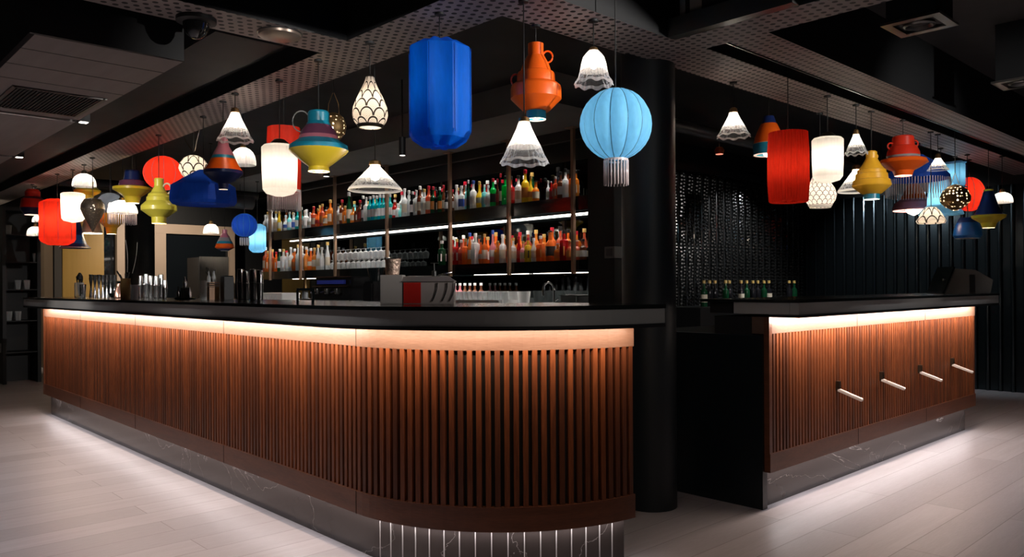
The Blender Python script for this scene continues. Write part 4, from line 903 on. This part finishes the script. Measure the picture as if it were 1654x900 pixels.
def bell(label, px, yt, yb, rb, Z, shape='bell', es=26, capm=None, ruffle=0, rings=None, warm=(1, .86, .7)):
    L = Lamp('glass_pendant_lamp', label, px, yb, Z); h = yb - yt
    P_ = {'bell': [(0, .20), (.06, .24), (.2, .32), (.4, .48), (.62, .68), (.82, .82), (.93, .94), (1, 1.0)],
          'dome': [(0, .30), (.1, .55), (.25, .76), (.45, .9), (.7, .97), (.9, 1.0), (1, .97)],
          'cone': [(0, .16), (.08, .19), (.12, .20), (.3, .38), (.6, .68), (.9, .97), (.95, 1.0), (1, .99)],
          'tulip': [(0, .26), (.08, .38), (.2, .54), (.4, .64), (.6, .70), (.78, .78), (.9, .92), (1, 1.0)]}[shape]
    pr = [(yt + 2 + f * (h - 2), r * rb) for f, r in P_]; amp = ruffle * L.k
    n = 96
    mi = [0] * (len(pr) - 1)
    if shape in ('bell', 'tulip'): mi[-2] = mi[-3] = 1
    if shape == 'cone': mi = [0] * (len(pr) - 1); mi[-3] = 1
    L.shade('shade', pr, [FROST, FRIL], n, mis=mi, rmod=ribs(24, .035) if shape != 'cone' else None, zmod=scal(9, amp, len(pr) - 2) if ruffle else None)
    if shape == 'cone': L.shade('rim', [(yb - 2, rb), (yb - .5, rb * 1.02), (yb + .5, rb * .97), (yb - 1, rb * .95)], OPAL, 64)
    L.cap(yt - 4, yt + 4, rb * .20 + .5, rb * .22 + 1, capm or BRASS); L.cord(yt - 3); L.bulb(yt + h * .45, max(2.2, rb * .2), es, warm)
    return L
def drum(label, px, yt, yb, r, Z, m, es, nm='fabric_lantern', n=18, bulge=.04, capr=None, pin=.0, fr=None, amp=.03):
    L = Lamp(nm, label, px, yb, Z); h = yb - yt
    L.shade('shade', [(yt, r * .35), (yt + .5, r * .96), (yt + h * .25, r * (1 + bulge)), (yt + h * .5, r * (1 + bulge)), (yt + h * .75, r * (1 + bulge)), (yb - 2, r * .97), (yb, r * .90), (yb - 1, r * .45)], m, n * 8, rmod=ribs(n, amp))
    L.cord(yt); L.bulb((yt + yb) / 2, r * .18, es); return L
# --- prism lantern
def prism(label, px, yt, yb, r, Z, m, es, nside=8, taper=.25, rot=.2, pinch=.45):
    L = Lamp('fabric_lantern', label, px, yb, Z); h = yb - yt
    pr = [(yt, r * pinch), (yt + h * .075, r * .97), (yt + h * .12, r), (yt + h * .5, r), (yt + h * .87, r), (yt + h * .93, r * .9), (yb, r * pinch), (yb - 2, r * .2)]
    n = nside * 6
    def rm(th, i):
        if 1 <= i <= 5:
            a = (th + rot) % (2 * PI / nside) - PI / nside; return math.cos(PI / nside) / math.cos(a) * (1 - .03 * (1 - abs(a) / (PI / nside)))
        return 1 + .22 * math.cos(nside * (th + rot))
    L.shade('shade', pr, m, n, rmod=rm)
    bm = bmesh.new()
    for q in range(nside):
        th = 2 * PI * q / nside - rot; tube(bm, [(r * .995 * L.k * math.cos(th), r * .995 * L.k * math.sin(th), (yb - y) * L.k) for y in (yt + h * .09, yt + h * .9)], .0012, 5)
    link('frame_wire', bm, mat('lantern_seam', (.0, .06, .4), .5), L.t)
    L.cord(yt); 
    if es: L.bulb((yt + yb) / 2, r * .15, es)
    return L
def ball(label, px, cy, r, ry, Z, m, es, gores=12, amp=.07):
    L = Lamp('round_fabric_lantern', label, px, cy + ry, Z); pr = []
    for i in range(15):
        t = PI * (i + .6) / 15.2; pr.append((cy - ry * math.cos(t), r * math.sin(t)))
    L.shade('shade', pr, m, gores * 8, rmod=ribs(gores, amp)); bm = bmesh.new()
    for q in range(gores):
        th = 2 * PI * q / gores; tube(bm, [(rr * 1.004 * L.k * math.cos(th), rr * 1.004 * L.k * math.sin(th), (L.yb - y) * L.k) for y, rr in pr], .0018, 5)
    link('seam_wire', bm, mat('seam_dark', tuple(.35 * c for c in m.node_tree.nodes['Principled BSDF'].inputs['Base Color'].default_value[:3]), .6), L.t)
    L.shade('lower_ring', [(cy + ry * .985, r * .16), (cy + ry * 1.01, r * .17)], BLACK, 20)
    L.cord(cy - ry * .97); L.bulb(cy, r * .14, es); return L
def tier(label, px, pr, Z, cols, es=0, name='painted_tiered_lamp', cordy=None, handles=(), hm=None, bulby=None):
    yb = pr[-1][0]; L = Lamp(name, label, px, yb, Z); ms = []; mis = []
    for c in cols:
        if c not in ms: ms.append(c)
        mis.append(ms.index(c))
    L.shade('shade', pr, [PAINT[c] for c in ms], 40, mis=mis); L.cord(cordy if cordy else pr[0][0])
    for h in handles: L.handle(*h[:3], PAINT[h[3]], *h[4:])
    rb = pr[-1][1]; L.shade('lower_rim', [(yb - 1.5, rb * .99), (yb + .5, rb * .99), (yb + .5, rb * .8)], OPAL, 32)
    if es: L.bulb(bulby if bulby else yb - 6, rb * .45, es)
    return L
PAINT = {}
for nm_, c in dict(teal=(.01, .24, .36), yellow=(.90, .66, .04), pale=(.92, .80, .09), plum=(.16, .05, .10), orange=(.95, .13, .008), red=(.75, .035, .012), navy=(.01, .025, .12), pink=(.55, .18, .24), blue=(.01, .12, .40), amber=(.95, .50, .03), cream=(.8, .7, .5), grey=(.3, .3, .3), black=(.02, .02, .03)).items():
    PAINT[nm_] = mat('painted_' + nm_, c, .34, coat=.12)

BLUEF = fabric('royal_blue_silk', (.0, .16, .80), .35, .5); SKYF = fabric('sky_blue_silk', (.20, .58, .92), .55); REDF = fabric('scarlet_silk', (.85, .05, .02), .55); NAVYF = fabric('navy_silk', (.01, .05, .25), .3); DEEPF = fabric('deep_blue_silk', (.01, .07, .45), .35)
# centre
L = prism('big royal blue eight-sided fabric lantern hanging over the bar curve', 711, 67, 238, 53, 3.45, BLUEF, 12)
L = ball('light blue round gored lantern with a bead fringe near the column', 995, 201, 53, 58, 3.40, SKYF, 38, 12, .10)
L.fringe(259, 300, 19, 22, FR, .0034); L.band(259, 19.5, FR)
JUG = [(70, 10), (71, 12.5), (90, 12.5), (91, 14), (104, 21), (116, 25), (118, 29), (121, 30.5), (134, 31), (136, 36), (140, 40), (144, 41), (160, 41), (180, 21), (180, 16), (193, 16)]
tier('orange stepped clay jug lamp with ring handles and teal neck', 866, JUG, 3.62, ['orange'] * 14 + ['teal'], es=14, handles=((19, 92, 8, 'orange', 1.6, 1.15), (-33, 129, 7, 'red', 1.6, 1.3)), name='jug_pendant_lamp')
bell('ruffled glass bell lamp hanging in front of the orange jug', 847, 193, 264, 39, 3.30, 'bell', 24, ruffle=1.6)
bell('small ruffled white glass lamp above the light blue lantern', 959, 80, 137, 31, 3.55, 'tulip', 24, ruffle=2.0)
bell('wide clear cone glass lamp over the counter middle', 606, 263, 308, 43, 4.3, 'cone', 30)
# pear with scallops
L = Lamp('patterned_pendant_lamp', 'pear-shaped cream lamp with dark scallop pattern, fully visible', 598, 207, 3.85)
PEAR = [(125, 7), (130, 8), (142, 13), (158, 21), (174, 27.5), (186, 28.5), (196, 26), (203, 21), (206, 19)]
L.shade('shade', PEAR, scallop('scallop_paper', 8, 22), 48); L.shade('lower_ring', [(202, 21.8), (206, 20), (207, 18)], BRONZE, 40); L.cap(121, 127, 5, 7, BRONZE); L.cord(122); L.bulb(172, 7, 26); L.shade('diffuser', [(205, .5), (205.5, 18)], OPAL, 32)
# teal/yellow tier
TT = [(180, 15), (183, 17), (197, 17), (203, 20), (212, 27), (220, 30), (226, 32), (229, 36), (236, 46), (243, 47), (247, 44), (262, 26), (268, 18), (270, 16), (277, 17)]
tier('teal and yellow tiered lamp with a wide brim and maroon band', 515, TT, 4.15, ['teal', 'teal', 'teal', 'plum', 'plum', 'pink', 'teal', 'teal', 'teal', 'yellow', 'yellow', 'yellow', 'yellow', 'yellow'], es=26, handles=((-28, 196, 14, 'grey', 1.0, 1.2), (-21, 216, 5, 'amber', 1.6)))
L = Lamp('perforated_ball_lamp', 'round golden perforated lamp right behind the teal tiered lamp', 539, 230, 5.0)
L.shade('shade', [(182, 3), (184, 9), (190, 16), (199, 19.5), (207, 20), (216, 18), (225, 11), (230, 3)], perforated('pierced_gold', (.16, .10, .04), 40, .26), 40); L.cord(150); L.bulb(206, 4, 45)
bm = bmesh.new()
for sx in (-1, 1): tube(bm, [tuple(RIGHT * sx * 1 * L.k + UP * 80 * L.k), tuple(RIGHT * sx * 8 * L.k + UP * 62 * L.k), tuple(RIGHT * sx * 9 * L.k + UP * 45 * L.k)], .002, 5)
link('chain', bm, BRASS, L.t)
# red cylinder + white ribbed
L = drum('orange red fabric cylinder with bead fringe, behind the white cylinder', 459, 206, 309, 26, 5.1, REDF, 14, n=10, bulge=.0); L.fringe(309, 341, 26, 56, FR); L.band(309, 26.3, FR)
def whitecyl(label, px, yt, yb, r, Z, es, capb=True):
    L = Lamp('ribbed_glass_cylinder_lamp', label, px, yb, Z); h = yb - yt
    L.shade('shade', [(yt, r * .5), (yt + 1, r * .85), (yt + h * .06, r * .99), (yt + h * .5, r * .97), (yt + h * .86, r * .93), (yt + h * .94, r * .75), (yb - 1, r * .3), (yb, r * .1)], OPAL, 120, rmod=ribs(30, .03))
    if capb: L.shade('cap', [(yt - h * .12, r * .08), (yt - h * .1, r * .3), (yt - h * .04, r * .5), (yt + 1, r * .6)], BRONZE, 28, close=True)
    L.cord(yt - h * .11); L.bulb((yt + yb) / 2, r * .22, es); return L
whitecyl('tall white ribbed glass cylinder in front of orange red cylinder', 452, 234, 318, 28, 4.55, 34)
# bell + dome
bell('bright ruffled glass bell above the pink and orange cone', 380, 178, 228, 28, 4.85, 'bell', 34, ruffle=1.4)
bell('white glass dome behind the pink and orange cone lamp', 393, 237, 267, 19.5, 5.9, 'dome', 40)
PK = [(222, 5), (225, 7), (236, 9), (247, 15), (252, 17), (257, 19), (266, 23), (276, 30), (281, 30), (292, 18), (297, 8), (306, 7)]
tier('pink, teal and orange cone lamp with navy underside, left of centre', 361, PK, 5.05, ['pink', 'pink', 'pink', 'pink', 'teal', 'orange', 'orange', 'navy', 'navy', 'navy', 'navy'], es=10)
# wide blue fabric lantern
L = Lamp('wide_fabric_lantern', 'wide low royal blue fabric lantern with pitched top', 329, 331, 5.5)
def oct_(th, i): a = (th + .3) % (PI / 4) - PI / 8; return math.cos(PI / 8) / math.cos(a)
L.shade('shade', [(275, 8), (283, 22), (301, 50), (318, 52), (326, 52), (331, 48), (329, 20)], DEEPF, 48, rmod=oct_, smooth=False); L.cord(275); L.bulb(305, 5, 20)
L = Lamp('patterned_pendant_lamp', 'cream patterned globe on V-shaped chains above the wide blue lantern', 313, 290, 6.25)
L.shade('shade', [(252, 8), (256, 15), (266, 22), (273, 23), (282, 19), (289, 12)], scallop('scallop_small', 8, 16), 40); L.cord(246, None); L.bulb(272, 5, 30)
bm = bmesh.new()
for sx in (-1, 1): tube(bm, [tuple(UP * 46 * L.k + RIGHT * sx * 2 * L.k), tuple(RIGHT * (sx * 9 - 4) * L.k + UP * 62 * L.k), tuple(RIGHT * (sx * 14 - 4) * L.k + UP * 82 * L.k)], .003, 5)
link('branch_hanger', bm, BRONZE, L.t)
ball('round scarlet fabric lantern behind the pale yellow jug', 264, 280, 29.5, 28, 6.8, REDF, 50, 10, .03)
YJ = [(288, 6), (290, 7), (301, 7), (303, 8), (311, 12), (314, 16), (318, 17), (319, 18.5), (325, 19), (327, 21), (332, 26), (334, 27), (340, 27), (349, 15), (351, 11.5), (361, 11)]
tier('pale yellow clay jug lamp with one ring handle, left of wide blue', 257, YJ, 6.15, ['pale'] * 15, es=16, handles=((13, 305, 6.5, 'cream', 1.4, 1.3),), name='jug_pendant_lamp')
TT2 = [(275, 10), (276, 11), (291, 13), (293, 19), (301, 21), (303, 29), (307, 29), (311, 22), (318, 13), (328, 10)]
tier('navy, plum and yellow tiered lamp behind the pale yellow jug', 214, TT2, 7.2, ['navy', 'navy', 'plum', 'plum', 'yellow', 'yellow', 'yellow', 'yellow', 'yellow'], es=30)
bell('bright white dome lamp at far left, above the white cylinder', 136, 279, 302, 17.5, 7.6, 'dome', 46, capm=BRONZE)
tier('yellow brimmed tiered lamp peeking from behind the white dome', 141, [(300, 8), (303, 14), (308, 20), (311, 19), (316, 10), (322, 8)], 8.4, ['yellow', 'yellow', 'yellow', 'yellow', 'yellow'], es=0)
whitecyl('small white ribbed cylinder lamp at far left', 118, 311, 360, 17.5, 7.9, 60, False)
tier('cream cone shade behind the bronze teardrop', 148, [(335, 4), (340, 8), (360, 12), (377, 16)], 8.9, ['cream', 'cream', 'cream'], es=36)
L = Lamp('bronze_teardrop_lamp', 'dark bronze pierced teardrop lamp pointing downward', 150, 376, 7.2)
L.shade('shade', [(320, 5), (322, 12), (330, 17), (338, 18), (348, 14), (360, 8), (370, 3), (376, .5)], perforated('pierced_bronze', (.16, .13, .10), 70, .16), 36); L.cord(320); L.bulb(336, 4, 26)
bm = bmesh.new(); tube(bm, [tuple(UP * 56 * L.k), tuple(UP * 82 * L.k + RIGHT * 1 * L.k)], .004, 5); link('chain', bm, BRASS, L.t)
prism('large scarlet fabric lantern near the left picture edge', 93, 322, 396, 27, 8.2, REDF, 70, 8)
tier('navy bell-shaped lamp tucked behind the scarlet lantern', 121, [(350, 6), (362, 9), (380, 12), (394, 17), (401, 23)], 8.7, ['navy', 'navy', 'blue', 'navy'], es=0)
tier('small red and navy tiered lamp at the far left edge', 53, [(306, 8), (310, 11), (318, 11), (322, 16), (336, 18), (340, 17), (347, 12)], 9.0, ['red', 'red', 'plum', 'red', 'navy', 'navy'], es=12)
bell('upper of two tiny white lamps left of the scarlet lantern', 62, 346, 359, 9, 9.4, 'dome', 60)
bell('lower of two tiny white lamps left of the scarlet lantern', 57, 364, 381, 12, 9.2, 'dome', 60)
L = Lamp('tinted_glass_lamp', 'blue-grey dome glass lamp with pale fringe, left of jug', 178, 345, 8.0)
L.shade('shade', [(312, 5), (315, 12), (324, 20), (334, 23), (342, 23)], TINT, 32); L.fringe(342, 360, 22, 34, FR, .002); L.cord(312); L.bulb(332, 3, 20)
L = bell('white dome lamp with crystal fringe, in front of blue-grey dome', 198, 322, 345, 22, 7.4, 'dome', 52); L.fringe(344, 363, 20.5, 40, FR, .002)
tier('small amber glass cone lamp below the crystal fringe', 180, [(342, 16), (352, 18), (360, 17), (368, 9), (378, 7)], 8.6, ['amber', 'amber', 'amber', 'amber'], es=46)
L = bell('small white dome lamp far behind, left of the little pink cone', 341, 360, 378, 12, 8.6, 'dome', 70)
tier('little pink, teal and orange cone lamp beneath the wide blue lantern', 363, [(371, 4), (377, 4), (384, 8), (390, 11), (394, 13), (400, 15), (402, 12), (405, 6)], 8.4, ['pink', 'pink', 'grey', 'teal', 'orange', 'orange', 'navy'], es=0)
L = ball('small deep blue ball lantern with white tassel, left of the shelves', 395, 364, 19.5, 19, 8.2, DEEPF, 60, 12, .03); L.fringe(384, 397, 7, 12, WHITE, .004)
L = prism('light blue fabric lantern partly hidden behind the shelf end', 416, 362, 408, 14, 10.0, SKYF, 120, 6)
# right group
bell('glass bell lamp farthest left of the right group', 1185, 178, 221, 26, 4.65, 'bell', 40, ruffle=1.4)
tier('navy, orange and teal lamp behind the scarlet cylinder', 1242, [(188, 8), (200, 12), (201, 13), (212, 18), (222, 22), (232, 24), (233, 25), (240, 25), (250, 24)], 5.6, ['navy', 'orange', 'orange', 'orange', 'orange', 'cream', 'teal', 'teal'], es=6)
drum('scarlet pleated fabric cylinder, largest of the right group', 1273.5, 214, 327, 29.5, 4.55, REDF, 26, n=40, bulge=.02, amp=.075)
whitecyl('white ribbed cylinder lamp right of the scarlet cylinder', 1337, 222, 296, 24, 5.0, 40, True)
L = Lamp('patterned_pendant_lamp', 'clear pear lamp with fine floral lines below the white cylinder', 1325, 336, 5.5)
L.shade('shade', [(270, 5), (280, 9), (295, 16), (305, 22), (315, 25), (324, 23), (331, 18), (335, 15)], scallop('floral_glass', 16, 34, (.9, .85, .8), (.12, .10, .10)), 40); L.cord(270); L.bulb(316, 6, 26); L.shade('lower_ring', [(331, 19), (336, 16)], OPAL, 32)
bell('narrow glass bell with frilled rim above the amber jug', 1383, 213, 249, 17.5, 5.25, 'bell', 44, ruffle=1.6)
RJ = [(244, 6), (246, 8.5), (256, 8.5), (266, 14), (274, 19.5), (275, 21.5), (280, 22), (281, 24), (290, 25), (291, 27.5), (299, 29.5), (301, 29), (313, 15), (314, 12), (322, 12)]
tier('amber yellow clay jug lamp with a pale teal neck', 1408, RJ, 5.45, ['amber'] * 13 + ['teal'], es=20, handles=((6, 253, 4, 'amber', 1.2),), name='jug_pendant_lamp')
bell('clear cone glass lamp half hidden behind the amber jug', 1383, 270, 310, 28, 6.1, 'cone', 46)
RT = [(220, 14), (222, 16), (236, 17), (237, 20), (246, 24), (252, 25), (255, 24), (258, 34), (264, 37), (272, 24), (276, 16), (284, 13)]
tier('red tiered clay lamp with a wide brim in the right group', 1459, RT, 5.75, ['red', 'red', 'red', 'red', 'red', 'grey', 'red', 'orange', 'orange', 'orange', 'orange'], es=16, handles=((-20, 236, 5, 'red', 1.3), (19, 232, 5, 'red', 1.3)))
L = Lamp('wide_fabric_lantern', 'dark blue pitched fabric lantern with hanging crystal fringe', 1482, 292, 6.7)
L.shade('shade', [(250, 8), (264, 30), (284, 48), (291, 49)], DEEPF, 48, rmod=oct_, smooth=False); L.fringe(290, 318, 47, 70, FR, .0028); L.cord(250); L.bulb(276, 4, 20)
tier('pink and orange cone lamp behind the crystal fringe', 1476, [(298, 8), (302, 11), (314, 16), (322, 20), (328, 28), (337, 32), (340, 31)], 7.4, ['orange', 'orange', 'orange', 'pink', 'pink', 'pink'], es=12)
bell('small white cone lamp beside the light blue box lantern', 1515, 252, 275, 16, 6.3, 'bell', 60)
prism('light blue box lantern at the top of the right cluster', 1543, 262, 303, 17, 7.4, SKYF, 40, 4, rot=.9, pinch=.9)
L = Lamp('fringed_silk_lamp', 'light blue silk bell lamp with long fringe and flared hem', 1520, 347, 6.95)
L.shade('shade', [(288, 14), (300, 18), (318, 19), (332, 20), (342, 30), (347, 32)], SKYF, 48, rmod=ribs(10, .05)); L.cord(288); L.bulb(322, 4, 70)
L = Lamp('perforated_ball_lamp', 'golden pierced ellipsoid lamp on a chain in the right cluster', 1543, 341, 6.2)
L.shade('shade', [(298, 3), (301, 10), (308, 18), (318, 22.5), (326, 22), (334, 15), (340, 4)], perforated('pierced_gold', (.16, .10, .04), 40, .26), 40); L.cord(280); L.bulb(320, 5, 60)
bm = bmesh.new()
for sx in (-1, 1): tube(bm, [tuple(UP * 62 * L.k), tuple(RIGHT * sx * 7 * L.k + UP * 42 * L.k)], .002, 5)
link('chain', bm, BRASS, L.t)
ball('scarlet round lantern behind the golden pierced lamp', 1566, 314, 22, 28, 7.6, REDF, 60, 10, .03)
L = Lamp('patterned_pendant_lamp', 'cream patterned dish lamp low in the right cluster', 1504, 361, 6.2)
L.shade('shade', [(335, 8), (344, 15), (352, 19), (357, 22), (361, 20)], scallop('scallop_small', 8, 16), 40); L.cord(336); L.bulb(352, 4, 40)
tier('navy tiered lamp with yellow underside, right end of the right group', 1597, [(306, 7), (309, 7), (330, 13), (346, 20), (348, 25), (352, 24), (360, 12), (368, 9)], 7.0, ['yellow', 'navy', 'navy', 'navy', 'yellow', 'yellow', 'yellow'], es=14)
bell('small white glass lamp at the far right end', 1619, 309, 328, 15, 7.4, 'dome', 60)
tier('blue dish lamp hanging lowest at the far right', 1563, [(352, 12), (360, 16), (372, 20), (381, 21), (385, 18)], 7.3, ['navy', 'blue', 'blue', 'blue'], es=0)
tier('tiny orange lamp far back right of the column', 1162, [(238, 5), (243, 8), (249, 6)], 8.5, ['orange', 'orange'], es=6)
